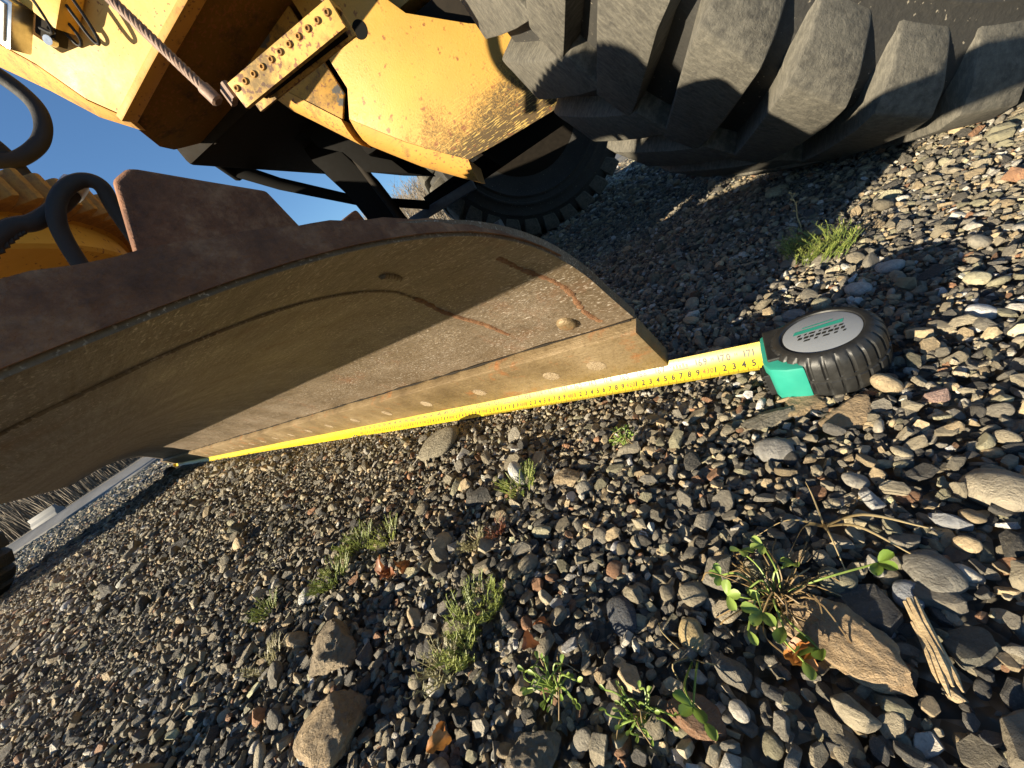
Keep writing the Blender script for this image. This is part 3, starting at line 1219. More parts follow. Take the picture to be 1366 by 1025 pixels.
# ------------------------------------------------------------------ stones
PAL = [((.185, .170, .140), .27, 'grey slate'), ((.30, .262, .190), .26, 'warm grey'), ((.44, .345, .215), .14, 'tan'), ((.060, .058, .055), .14, 'charcoal'),
       ((.54, .51, .45), .08, 'pale'), ((.25, .235, .16), .09, 'olive'), ((.27, .145, .08), .03, 'rusty brown')]
PW = np.array([p[1] for p in PAL])
PW /= PW.sum()


def stone_mesh(i, kind, sub=3):
    r2 = random.Random(100 + i)
    bm = bmesh.new()
    bmesh.ops.create_icosphere(bm, subdivisions=sub, radius=1.0)
    flat = dict(slate=(1, r2.uniform(.55, .8), r2.uniform(.22, .34)), chunk=(1, r2.uniform(.65, .85), r2.uniform(.45, .65)), pebble=(1, r2.uniform(.65, .85), r2.uniform(.36, .55)))[kind]
    planes = []
    if kind != 'pebble':
        for k in range(r2.randint(9, 14)):
            n = Vector((r2.gauss(0, 1), r2.gauss(0, 1), r2.gauss(0, .6))).normalized()
            planes.append((n, r2.uniform(.55, .92)))
        planes += [(Vector((r2.gauss(0, .12), r2.gauss(0, .12), 1)).normalized(), r2.uniform(.55, .8)), (Vector((0, 0, -1)), .7)]
    ph = [r2.uniform(0, 6.28) for _ in range(9)]
    for v in bm.verts:
        d = v.co.normalized()
        if planes:
            acc = sum((max(0.0, d.dot(n)) / h) ** 26 for n, h in planes)
            r = min(1.15, acc ** (-1 / 26)) if acc > 0 else 1.1
        else:
            r = (abs(d.x) ** 2.5 + abs(d.y) ** 2.5 + abs(d.z) ** 2.5) ** (-1 / 2.5)
        amp = .05 if planes else .05
        r *= 1 + amp * (math.sin(3.1 * d.x + ph[0]) * math.sin(2.7 * d.y + ph[1]) + .5 * math.sin(6.3 * d.x + 4 * d.z + ph[2]) * math.sin(5.7 * d.y + ph[3]) + (.35 * math.sin(13 * d.x + ph[4]) * math.sin(11 * d.y + 9 * d.z + ph[5]) if planes else 0))
        if planes:
            q_ = d * 2.2 + Vector((i * 3.7, 0, 0))
            r *= 1 + .09 * mnoise.fractal(q_, .9, 2.1, 5 if sub > 3 else 3)
            if sub > 3:
                r *= 1 + .05 * (mnoise.noise(Vector((d.x * 1.5, d.y * 1.5, d.z * 11)) + q_) )
        v.co = Vector((d.x * r * flat[0], d.y * r * flat[1], d.z * r * flat[2]))
    me = bpy.data.meshes.new('stone')
    bm.to_mesh(me)
    bm.free()
    me.shade_smooth()
    if planes:
        me.set_sharp_from_angle(angle=R(17))
    me.materials.append(M['stone'])
    me['thick'] = flat[2]
    return me


def chip_mesh(i, kind):
    """broken stone: hull of a few jittered points, edges barely worn"""
    r2 = random.Random(500 + i)
    bm = bmesh.new()
    if kind == 'slate':
        n = r2.randint(5, 8)
        w = r2.uniform(.5, .8)
        h = r2.uniform(.16, .30)
        tx, ty = r2.gauss(0, .16), r2.gauss(0, .16)
        for k in range(n):
            a = 2 * math.pi * (k + r2.uniform(-.32, .32)) / n
            q = r2.uniform(.78, 1.08)
            x, y = math.cos(a) * q, math.sin(a) * q * w
            for sg, sc in ((1, r2.uniform(.72, .98)), (-1, r2.uniform(.8, 1.0))):
                bm.verts.new((x * sc, y * sc, sg * h * r2.uniform(.75, 1.1) + (tx * x + ty * y) * (sg > 0)))
    else:
        w, h = r2.uniform(.6, .88), r2.uniform(.42, .68)
        for k in range(r2.randint(13, 19)):
            d = Vector((r2.gauss(0, 1), r2.gauss(0, 1), r2.gauss(0, 1))).normalized() * r2.uniform(.82, 1.08)
            bm.verts.new((d.x, d.y * w, d.z * h))
    bmesh.ops.convex_hull(bm, input=bm.verts)
    for v in [v for v in bm.verts if not v.link_faces]:
        bm.verts.remove(v)
    bmesh.ops.dissolve_limit(bm, angle_limit=R(9), verts=bm.verts, edges=bm.edges)
    bmesh.ops.bevel(bm, geom=list(bm.edges), offset=.045, segments=1, affect='EDGES', clamp_overlap=True)
    bmesh.ops.triangulate(bm, faces=bm.faces)
    bmesh.ops.subdivide_edges(bm, edges=bm.edges, cuts=1, use_grid_fill=True)
    for v in bm.verts:
        v.co *= 1 + .045 * mnoise.fractal(v.co * 2.3 + Vector((i * 5.1, 0, 0)), .9, 2.0, 3)
    me = bpy.data.meshes.new('stone')
    bm.to_mesh(me)
    bm.free()
    me.shade_smooth()
    me.set_sharp_from_angle(angle=R(20))
    me.materials.append(M['stone'])
    me['thick'] = h
    return me


KINDS = ['slate'] * 9 + ['chunk'] * 7 + ['pebble'] * 5
PROTO = [stone_mesh(i, k) if k == 'pebble' else chip_mesh(i, k) for i, k in enumerate(KINDS)]
ROUGH = {i: stone_mesh(i, KINDS[i], 5) for i in (2, 13, 10, 9, 3, 1, 5, 6)}
THICK = np.array([m['thick'] for m in PROTO])
pcol = bpy.data.collections.new('stone_shapes')
for i, m in enumerate(PROTO):
    o = bpy.data.objects.new('stone_shape_%02d' % i, m)
    pcol.objects.link(o)

taken = [(-.001, -.160, .012), (-.004, -.145, .012), (-.007, -.130, .012), (.035, -.215, .006), (.062, -.155, .008)]
camR = np.array([right, downv, fwd])


def project(P):
    c = camR @ (np.asarray(P) - np.array([0, 0, .29]))
    return c[0] / c[2] * 513 + 683, c[1] / c[2] * 513 + 512.5, c[2]


# hand-placed rocks: x, y, length, yaw, mesh kind index, colour, label
ROCK = [
    (.033, -.143, .066, 152, 2, (.37, .265, .155), 'large flat tan slab of rock beside the clover'),
    (.392, .036, .078, -147, 8, (.33, .245, .145), 'big blocky tan sandstone chunk bigger than the stones around it'),
    (.482, -.010, .076, -150, 10, (.26, .205, .135), 'weathered brownish sandstone lump just behind the blocky tan one'),
    (.60, -.345, .094, -172, 14, (.23, .205, .15), 'long smooth olive-grey cobble tucked below the tape'),
    (-.017, -.563, .026, 142, 15, (.56, .54, .50), 'round whitish pebble in the shadow beyond the tape case'),
    (-.050, -.600, .027, 136, 16, (.50, .48, .45), 'second whitish pebble in the shadow of the tape case'),
    (-.051, -.246, .034, 132, 14, (.35, .31, .24), 'long pale oval pebble lying flat on dark slates'),
    (-.026, -.222, .020, 178, 9, (.30, .31, .33), 'bluish grey angular stone with a bright top'),
    (.160, -.123, .030, 120, 17, (.075, .083, .10), 'dark bluish rounded stone with a speckled face'),
    (-.012, -.186, .028, 121, 18, (.21, .20, .175), 'rounded square grey stone near the clover'),
    (.308, -.030, .018, -163, 19, (.50, .47, .41), 'small smooth cream pebble between two sandstone lumps'),
    (.109, -.121, .020, 100, 15, (.52, .40, .20), 'smooth mustard-tan oval pebble by the clover'),
    (-.012, -.171, .030, 163, 3, (.20, .18, .145), 'flat olive slate lying under the rounded square stone'),
    (.016, -.159, .038, 123, 4, (.095, .09, .085), 'dark slate leaning against the tan slab'),
    (.008, -.237, .020, 116, 9, (.42, .42, .41), 'pale square-cornered stone near the dry grass'),
    (-.043, -.340, .024, -179, 11, (.33, .225, .195), 'pinkish stone near the tape case'),
    (.206, -.306, .034, -162, 12, (.25, .225, .175), 'grey stone split by a dark line beside a small green weed'),
    (.043, -.347, .044, -157, 1, (.30, .225, .13), 'flat tan slate right under the tape case'),
    (.012, -.330, .046, -146, 5, (.32, .235, .14), 'flat brown slate sticking out from under the case'),
    (.072, -.335, .042, -157, 6, (.15, .14, .115), 'long dark slate in front of the teal case front'),
    (.065, -.290, .030, 176, 16, (.26, .255, .245), 'smooth grey oval stone with a pale stripe'),
    (.000, -.171, .017, -100, 18, (.30, .32, .36), 'light blue-grey pebble at the end of the splinter of wood'),
    (.048, -.540, .030, -179, 0, (.28, .27, .25), 'flat grey stone in shade behind the tape'),
    (-.018, -.150, .026, 70, 7, (.13, .125, .10), 'flat dark square slate below the splinter of wood'),
    (.271, -.265, .036, -150, 8, (.30, .235, .15), 'cracked tan stone near the small weed'),
    (.19, -.02, .045, 30, 9, (.22, .18, .12), 'grey-brown stone with rough broken face near broadleaf weeds'),
    (.27, .035, .05, 80, 3, (.15, .14, .125), 'dark angular slab on edge beside the blocky sandstone'),
    (.06, -.06, .035, 10, 5, (.12, .115, .10), 'dark flat slab near the broadleaf weeds'),
    (-.035, -.115, .04, 40, 7, (.22, .19, .14), 'flat warm grey slab past the splinter of wood'),
]
for x, y, L, yaw, k, c, lab in ROCK:
    k = {8: 13, 14: 16, 15: 20}.get(k, k)
    o = link('rock', ROUGH[k] if L > .035 and k in ROUGH else PROTO[k])
    s = L / 2
    o.scale = (s, s, s * (.5 if 'cobble' in lab else 1.0))
    o.location = (x, y, gh(x, y) + THICK[k] * s * .45)
    o.rotation_euler = (R(rnd.uniform(-9, 9)), R(rnd.uniform(-9, 9)), R(yaw))
    o['scol'] = c
    tag(o, lab, 'rock')
    taken.append((x, y, s * .8))


def scatter(x0, x1, y0, y1, res, sizes, limit, keep=None):
    """sizes: list of (radius, attempts); big ones first, accepted where the pad is still free"""
    nxr, nyr = int((x1 - x0) / res) + 1, int((y1 - y0) / res) + 1
    occ = np.zeros((nxr, nyr), bool)

    def mark(x, y, r, test):
        i0, i1 = int((x - r - x0) / res), int((x + r - x0) / res) + 1
        j0, j1 = int((y - r - y0) / res), int((y + r - y0) / res) + 1
        if i1 <= 0 or j1 <= 0:
            return False
        i0, j0 = max(i0, 0), max(j0, 0)
        w = occ[i0:i1, j0:j1]
        if w.size == 0:
            return False
        if test and w.mean() > limit:
            return False
        occ[i0:i1, j0:j1] = True
        return True
    for x, y, r in taken:
        mark(x, y, r * .75, False)
    out = []
    for r0, n in sizes:
        X = rng.uniform(x0, x1, n)
        Y = rng.uniform(y0, y1, n)
        RR = r0 * np.exp(rng.normal(0, .22, n))
        for x, y, r in zip(X, Y, RR):
            if keep and not keep(x, y, r):
                continue
            if mark(x, y, r * .62, True):
                out.append((x, y, r))
    return out


def ok(x, y, r):
    # keep the tape, its case and the blade foot free of big stones
    if x < 4.5 and -.455 < y < -.382 and x > -.0 and r > .0055:
        return False
    if r > .0115 and any((x - a_) ** 2 + (y - b_) ** 2 < (r + c_ * 1.15) ** 2 for a_, b_, c_ in taken):
        return False
    if (x - .017) ** 2 + (y + .40) ** 2 < (.040 + r * .5) ** 2:
        return False
    return True


def visible(x, y, margin=220):
    px, py, d = project((x, y, 0))
    return d > .03 and -margin < px < 1366 + margin and -margin < py < 1025 + margin


near_area = lambda x, y, r: ok(x, y, r) and (visible(x, y, 300) or x * x + y * y < .7)
top = scatter(-1.1, 1.5, -1.9, .75, .003,
              [(.0170, 60), (.0125, 900), (.0095, 4600), (.0070, 17000), (.0052, 60000), (.0038, 150000)], .30, near_area)
fmid = scatter(1.5, 5.2, -.5, 1.6, .004, [(.024, 200), (.0165, 1500), (.0115, 6000), (.0085, 26000), (.0062, 60000)], .34, lambda x, y, r: ok(x, y, r) and visible(x, y, 80))
mid = scatter(-2.0, 5.2, -5.6, -.5, .009, [(.030, 400), (.022, 3000), (.016, 15000), (.012, 46000)], .34,
              lambda x, y, r: not (-1.1 < x < 1.5 and -1.9 < y < .75) and ok(x, y, r) and visible(x, y))
far = scatter(5.0, 10.5, -4.5, 3.0, .012, [(.03, 1500), (.022, 9000), (.016, 40000)], .4, lambda x, y, r: visible(x, y, 120) and (Vector((x, y, 0)) - rc).dot(rp) < -2.4)
rows_ = []


def add_rows(lst, zf, tilt, pal_shift=0):
    n = len(lst)
    ki = rng.choice(len(KINDS), n, p=np.array([.062] * 9 + [.050] * 7 + [.018] * 5) / (.062 * 9 + .050 * 7 + .018 * 5))
    ci = rng.choice(len(PAL), n, p=PW)
    br = np.exp(rng.normal(0, .28, n))
    for (x, y, r), k, c, b in zip(lst, ki, ci, br):
        t = R(tilt)
        col = np.clip(np.array(PAL[c][0]) * b, .02, .62)
        rows_.append((x, y, gh(x, y) * (1 if abs(x) < 5 else .3) + zf * THICK[k] * r, k, rng.normal(0, t), rng.normal(0, t), rng.uniform(0, 6.283), r * 1.12, *col, c))


add_rows(top, .55, 26)
n_top = len(rows_)
add_rows(fmid, .4, 18)
add_rows(mid, .4, 16)
add_rows(far, .4, 14)
# bedding layer of small chips that fills the joints
nb = 90000
bx_, by_ = rng.uniform(-1.0, 1.4, nb), rng.uniform(-1.6, .7, nb)
bed = [(x, y, abs(rng.normal(.0036, .0014)) + .0012) for x, y in zip(bx_, by_) if visible(x, y, 200) or x * x + y * y < .5]
add_rows(bed, -.5, 28)

# the largest ones in view become things of their own
cand = []
for i in range(n_top):
    x, y, z, k, a, b, c, s = rows_[i][:8]
    px, py, d = project((x, y, z))
    if d > .05 and 0 < px < 1366 and 0 < py < 1025 and (y > -.41 or px > 1010):
        cand.append((s / d, i))
cand.sort(reverse=True)
pick = set(i for _, i in cand[:265])
MARKS = [(.02, -.37, 'in front of the tape case'), (-.05, -.5, 'in the shadow of the tape case'), (.015, -.725, 'by the sunny moss tuft beyond the tape'), (.062, -.155, 'around the straggly clover'),
         (.035, -.22, 'around the dry grass blades'), (-.005, -.145, 'around the wood splinter'), (.105, -.09, 'by the single clover sprig'), (.21, -.31, 'by the pale weed under the cutting edge'),
         (.191, -.063, 'around the bushy green weed'), (.398, .03, 'beside the blocky tan sandstone'), (.30, -.09, 'around the long feathery moss'), (.343, -.25, 'by the dull moss near the tape'),
         (.455, -.106, 'by the red-brown dead leaves'), (.6, -.1, 'by the yellow-tipped moss cushion'), (.34, -.18, 'by the tiny reddish moss'), (-.15, -.9, 'near the foot of the big tyre'),
         (-.12, -.3, 'on the open gravel past the tape case'), (.16, -.19, 'on bare gravel between clover and pale weed'), (.55, -.3, 'by the long cobble under the tape')]
SH = {'slate': 'flat', 'chunk': 'angular', 'pebble': 'rounded'}
for i in sorted(pick):
    x, y, z, k, a, b, c, s, cr, cg, cb, ci = rows_[i]
    kd = SH[KINDS[int(k)]]
    o = link('stone', PROTO[int(k)], None, (x, y, z + .002))
    o.scale = (s, s, s)
    o.rotation_euler = (a, b, c)
    o['scol'] = (float(cr), float(cg), float(cb))
    sz = 'large' if s > .019 else ('small' if s < .0115 else 'mid-sized')
    mark = min(MARKS, key=lambda m_: (m_[0] - x) ** 2 + (m_[1] - y) ** 2)[2]
    nm = '%s %s %s' % (sz, kd, PAL[int(ci)][2])
    tag(o, '%s stone lying loose %s' % (nm, mark), 'stone', '%s stones %s' % (nm, mark))

rest = [r for i, r in enumerate(rows_) if i not in pick]
arr = np.array(rest)
gm = bpy.data.meshes.new('gravel')
gm.vertices.add(len(arr))
gm.vertices.foreach_set('co', arr[:, :3].astype(np.float32).ravel())
at = gm.attributes.new('idx', 'INT', 'POINT')
at.data.foreach_set('value', arr[:, 3].astype(np.int32))
at = gm.attributes.new('rot', 'FLOAT_VECTOR', 'POINT')
at.data.foreach_set('vector', arr[:, 4:7].astype(np.float32).ravel())
at = gm.attributes.new('scl', 'FLOAT', 'POINT')
at.data.foreach_set('value', arr[:, 7].astype(np.float32))
at = gm.attributes.new('scol', 'FLOAT_COLOR', 'POINT')
at.data.foreach_set('color', np.c_[arr[:, 8:11], np.ones(len(arr))].astype(np.float32).ravel())
gravel = link('gravel', gm)
tag(gravel, 'loose grey and tan gravel covering the ground', 'gravel', None, 'stuff')
ng = bpy.data.node_groups.new('gravel_scatter', 'GeometryNodeTree')
ng.interface.new_socket('Geometry', in_out='INPUT', socket_type='NodeSocketGeometry')
ng.interface.new_socket('Geometry', in_out='OUTPUT', socket_type='NodeSocketGeometry')
gi, go = ng.nodes.new('NodeGroupInput'), ng.nodes.new('NodeGroupOutput')
ci_ = ng.nodes.new('GeometryNodeCollectionInfo')
ci_.inputs['Collection'].default_value = pcol
ci_.inputs['Separate Children'].default_value = True
ci_.inputs['Reset Children'].default_value = True
iop = ng.nodes.new('GeometryNodeInstanceOnPoints')
iop.inputs['Pick Instance'].default_value = True


def nattr(name, typ):
    x = ng.nodes.new('GeometryNodeInputNamedAttribute')
    x.data_type = typ
    x.inputs['Name'].default_value = name
    return next(o for o in x.outputs if o.enabled and o.name == 'Attribute')


e2r = ng.nodes.new('FunctionNodeEulerToRotation')
ng.links.new(nattr('rot', 'FLOAT_VECTOR'), e2r.inputs[0])
ng.links.new(gi.outputs[0], iop.inputs['Points'])
ng.links.new(ci_.outputs[0], iop.inputs['Instance'])
ng.links.new(nattr('idx', 'INT'), iop.inputs['Instance Index'])
ng.links.new(e2r.outputs[0], iop.inputs['Rotation'])
ng.links.new(nattr('scl', 'FLOAT'), iop.inputs['Scale'])
ng.links.new(iop.outputs[0], go.inputs[0])
md = gravel.modifiers.new('scatter', 'NODES')
md.node_group = ng
print('gravel', len(arr), 'top', len(top), 'mid', len(mid), 'far', len(far))

# ------------------------------------------------------------------ small plants


def tuft(x, y, rad, n, mat, label, cat='moss', h=.016, seed=0, group=None, sx=1.0, ang=0.0):
    r2 = random.Random(seed)
    base = Vector((x, y, gh(x, y) + .004))
    root = empty('moss_tuft', base)
    tag(root, label, cat, group)
    st, lv = MB(), MB()
    ca, sa = math.cos(ang), math.sin(ang)
    for k in range(n):
        a = r2.uniform(0, 6.283)
        q = math.sqrt(r2.random()) * rad
        ux, uy = q * math.cos(a) * sx, q * math.sin(a)
        p0 = base + Vector((ux * ca - uy * sa, ux * sa + uy * ca, 0))
        ln = h * r2.uniform(.6, 1.3)
        d = Vector((math.cos(a) * r2.uniform(.1, .7), math.sin(a) * r2.uniform(.1, .7), 1)).normalized()
        pts = [p0 + d * ln * t + Vector((math.cos(a), math.sin(a), 0)) * ln * .35 * t * t for t in (0, .35, .7, 1)]
        st.tube(pts, [.0005, .00045, .0004, .0002], 3)
        for j in range(11):
            t = .15 + .85 * j / 10
            i = min(2, int(t * 3))
            p = pts[i].lerp(pts[i + 1], t * 3 - i)
            b = r2.uniform(0, 6.283)
            e = Vector((math.cos(b), math.sin(b), r2.uniform(.3, .9))).normalized() * ln * r2.uniform(.22, .42) * (1.15 - .6 * t)
            w = e.cross(Vector((0, 0, 1))).normalized() * .00055
            lv.add([p - w, p + w, p + e + w * .3, p + e * 1.1, p + e - w * .3], [(0, 1, 2, 3, 4)])
    st.build('stems', M[mat], root, base)
    tag(lv.build('needle_leaves', M[mat], root, base), kind='stuff')
    return root


tuft(.015, -.725, .040, 150, 'moss', 'feathery yellow-green moss tuft in the sun beyond the tape', h=.024, seed=1, sx=1.5, ang=R(-70))
tuft(.300, -.095, .020, 70, 'moss', 'long feathery green moss tuft on the open gravel', h=.018, seed=2, sx=1.5, ang=R(60))
tuft(.292, -.062, .014, 40, 'moss', 'small feathery green tuft touching the long moss tuft', h=.016, seed=3)
tuft(.305, -.042, .012, 34, 'drymoss', 'greyish feathery tuft below the long moss tuft', h=.016, seed=4)
tuft(.343, -.250, .022, 60, 'moss', 'dull green moss tuft close to the middle of the tape', h=.014, seed=5)
tuft(.603, -.130, .024, 60, 'moss', 'bright green moss cushion beside the dead red-brown leaves', h=.018, seed=6)
tuft(.545, -.150, .022, 45, 'moss', 'dark green moss cushion behind the dead red-brown leaves', h=.016, seed=7)
tuft(.598, -.075, .026, 70, 'moss', 'yellow-tipped moss cushion in front of the bright green one', h=.016, seed=8)
tuft(.70, -.005, .020, 40, 'moss', 'sparse green moss patch on dark gravel', h=.014, seed=9)
tuft(.60, .035, .022, 36, 'drymoss', 'pale yellowish moss patch behind the sandstone lump', h=.013, seed=10)
tuft(.337, -.182, .010, 30, 'redmoss', 'tiny reddish moss tuft', h=.010, seed=11)
tuft(.363, -.165, .012, 34, 'drymoss', 'tiny grey-green tuft next to the reddish one', h=.011, seed=12)


def leaflet(L, w):
    """cupped obovate leaf along +x"""
    rows = [(0, .06), (.25, .6), (.5, .92), (.75, 1.0), (.92, .7), (1.0, .15)]
    mb = MB()
    secs = []
    for t, q in rows:
        z = .12 * L * math.sin(t * 2.4)
        secs.append([(t * L, -q * w / 2, z + .22 * q * w), (t * L, -q * w / 4, z + .07 * w), (t * L, 0, z), (t * L, q * w / 4, z + .07 * w), (t * L, q * w / 2, z + .22 * q * w)])
    mb.loft(secs, closed=False)
    return mb


def leaf_mesh(name, kind, mat):
    mb = MB()
    if kind == 'tri':
        for a in (-1.15, 0, 1.15):
            l = leaflet(1, .62)
            Rm = Matrix.Rotation(a, 3, 'Z') @ Matrix.Rotation(-.2, 3, 'Y')
            mb.add([Rm @ Vector(v) for v in l.v], l.f)
    elif kind == 'dead':
        r2 = random.Random(len(name))
        secs = []
        for i in range(9):
            t = i / 8
            q = math.sin(math.pi * min(1, t * .93 + .05)) ** .7 * (.8 + .4 * r2.random())
            secs.append([(t, u * q * .36 + .04 * r2.uniform(-1, 1), .16 * math.sin(t * 3.0) + .22 * abs(u) ** 1.5 * q + .05 * r2.uniform(-1, 1)) for u in (-1, -.5, 0, .5, 1)])
        mb.loft(secs, closed=False)
    else:
        l = leaflet(1, .55 if kind == 'broad' else .3)
        mb.add(l.v, l.f)
    o = mb.build(name, M[mat], smooth=60)
    me = o.data
    bpy.data.objects.remove(o)
    return me


TRI = leaf_mesh('leaf', 'tri', 'clover')
BROAD = leaf_mesh('leaf', 'broad', 'clover')
DEADL = leaf_mesh('dead_leaf', 'dead', 'dead')
ORL = leaf_mesh('dry_leaf', 'dead', 'orangeleaf')
DRYB = leaf_mesh('leaf', 'narrow', 'straw')


def put_leaf(me, root, base, p, size, yaw, pitch=0, rollv=0, name='leaf'):
    o = link(name, me, root, Vector(p) - base)
    o.scale = (size,) * 3
    o.rotation_euler = (rollv, pitch, yaw)
    return o


def runner_plant(name, base, leaves, label, cat, nst=30, spread=.03, dry=True, seed=0):
    r2 = random.Random(seed)
    base = Vector(base)
    root = empty(name, base)
    tag(root, label, cat)
    st = MB()
    for (dx, dy, dz, size, yaw, me) in leaves:
        p = base + Vector((dx, dy, dz))
        mid_ = base.lerp(p, .5) + Vector((r2.uniform(-.006, .006), r2.uniform(-.006, .006), .008))
        st.tube(catmull([base + Vector((r2.uniform(-.004, .004), r2.uniform(-.004, .004), -.002)), mid_, p], 4), [.0006] * 9, 5)
        put_leaf(me, root, base, p, size, yaw, r2.uniform(-.5, .1), r2.uniform(-.5, .5))
    st.build('stems', M['clover'], root, base)
    if dry:
        sb = MB()
        for k in range(nst):
            a = r2.uniform(0, 6.283)
            q = spread * r2.uniform(.4, 1.2)
            e = base + Vector((math.cos(a) * q, math.sin(a) * q, r2.uniform(.001, .012)))
            m_ = base.lerp(e, .5) + Vector((r2.uniform(-.3, .3) * q, r2.uniform(-.3, .3) * q, r2.uniform(.004, .014)))
            sb.tube(catmull([base + Vector((r2.uniform(-.005, .005), r2.uniform(-.005, .005), 0)), m_, e], 4), .00045, 4)
        sb.build('dry_stems', M['stemm'], root, base)
    return root


CL = (.062, -.155, .008)
runner_plant('clover_plant', CL, [
    (.018, -.022, .016, .0085, 2.0, TRI), (.004, -.026, .018, .008, .5, TRI), (-.012, -.018, .014, .0075, 1.0, TRI), (-.052, -.026, .012, .010, 2.6, TRI),
    (.014, .004, .012, .009, 2.8, BROAD), (.024, .010, .013, .010, 3.3, TRI), (.005, .016, .012, .011, 1.2, TRI), (-.006, .022, .012, .013, 1.5, BROAD),
    (-.022, .030, .012, .012, .8, TRI), (.012, .028, .011, .009, 2.2, BROAD), (.03, -.004, .012, .008, .2, TRI), (-.015, .038, .012, .011, 1.9, BROAD)],
    'straggly clover with brown dry stems growing over the tan slab', 'clover', 46, .036, True, 3)
runner_plant('clover_plant', (.105, -.105, .008), [(-.008, .028, .016, .011, 1.2, TRI), (-.014, .032, .014, .010, 2.4, BROAD)],
             'single clover sprig with yellow-green leaves on bare gravel', 'clover', 4, .03, True, 4)
runner_plant('small_weed', (.21, -.313, .008), [(.012 * math.cos(k * 1.1), .012 * math.sin(k * 1.1), .008 + .002 * (k % 3), .0058, k * 1.1, BROAD) for k in range(17)],
             'small pale green weed close to the tape under the cutting edge', 'weed', 6, .02, True, 5)
runner_plant('small_weed', (.191, -.063, .008), [(.012 * math.cos(k * .9) * (1 + k % 2), .012 * math.sin(k * .9), .010 + .002 * (k % 3), .0058, k * .9, BROAD) for k in range(22)],
             'bushy green weed with small round leaves', 'weed', 5, .02, True, 6)
runner_plant('small_weed', (.129, -.067, .008), [(.011 * math.cos(k * 1.2) * (1 + k % 2), .011 * math.sin(k * 1.2), .009 + .002 * (k % 3), .0042, k * 1.2, BROAD) for k in range(18)],
             'dull green weed with tiny leaves beside the bushy one', 'weed', 8, .02, True, 7)
# dry grass blades
dg = Vector((.035, -.215, .006))
dgr = empty('dry_grass', dg)
tag(dgr, 'dry straw-coloured grass blades arching over the gravel above the clover', 'dry grass')
for (ex, ey, ez, s) in ((-.050, .006, .012, 1.1), (-.042, .022, .006, .9), (.018, .030, .010, .8), (.040, .018, .006, .6), (.006, -.022, .020, .5), (-.010, .040, .006, .7)):
    mb = MB()
    e = dg + Vector((ex, ey, ez))
    P = catmull([dg, dg.lerp(e, .45) + Vector((0, 0, .012)), e], 6)
    secs = []
    for i, p in enumerate(P):
        w = .0016 * s * (1 - .75 * i / (len(P) - 1))
        secs.append([p + Vector((w * .6, w, 0)), p + Vector((0, 0, -.0004)), p - Vector((w * .6, w, 0)), p + Vector((0, 0, .0003))])
    mb.loft(secs)
    mb.build('blade', M['straw'], dgr, dg, 0, 60)
# splinter of wood
mb = MB()
a, b = Vector((.000, -.166, .014)), Vector((-.008, -.124, .012))
d = (b - a)
side = d.cross(Vector((0, 0, 1))).normalized()
for k, (o1, r1, l0, l1) in enumerate(((-.0022, .0016, 0, 1), (0, .0021, .02, .96), (.0021, .0016, .06, 1.06), (.0036, .0011, .3, .93))):
    mb.tube([a + d * (l0 + (l1 - l0) * t) + side * (o1 + .0006 * math.sin(5 * t + k)) + Vector((0, 0, .0006 * math.sin(7 * t + k))) for t in (0, .3, .6, .85, 1)], [r1 * .6, r1, r1, r1 * .9, r1 * .25], 6)
tag(mb.build('wood_splinter', M['wood'], None, (0, 0, 0), 0, 40), 'pale splinter of split wood with a frayed end', 'wood')
# upright dry twig in the shade beyond the tape
mb = MB()
tb = Vector((.030, -.835, .004))
mb.tube([tb, tb + Vector((.002, 0, .02)), tb + Vector((-.001, .001, .042)), tb + Vector((.003, 0, .062))], [.0011, .001, .0009, .0005], 5)
for h_, s_ in ((.03, 1), (.042, -1), (.05, 1), (.057, -1), (.062, 1)):
    q = tb + Vector((.001, 0, h_))
    mb.tube([q, q + Vector((.004 * s_, .001, .004))], [.0007, .0016], 5)
tag(mb.build('dry_twig', M['straw'], None), 'thin upright dry stalk standing behind the feathery moss tuft', 'twig')


def dead(x, y, label, me, n, size, seed):
    r2 = random.Random(seed)
    base = Vector((x, y, .012))
    root = empty('dead_leaves', base)
    tag(root, label, 'dead leaf')
    for k in range(n):
        put_leaf(me, root, base, base + Vector((r2.uniform(-1, 1) * size * .5, r2.uniform(-1, 1) * size * .5, r2.uniform(0, .008))), size * r2.uniform(.7, 1.2), r2.uniform(0, 6.28), r2.uniform(-1.0, .3), r2.uniform(-.9, .9), 'leaf_blade')


dead(.455, -.106, 'curled red-brown dead leaves between moss cushions', DEADL, 5, .024, 1)
dead(.257, -.010, 'orange-brown dead leaf lying by the sandstone', ORL, 2, .018, 2)
dead(.053, -.118, 'crumpled tan-brown dead leaf under the clover', ORL, 3, .013, 3)
dead(.215, -.09, 'small dark red dead leaf near the bushy weed', DEADL, 2, .018, 4)

# ------------------------------------------------------------------ background: bare trees, hill, barrier


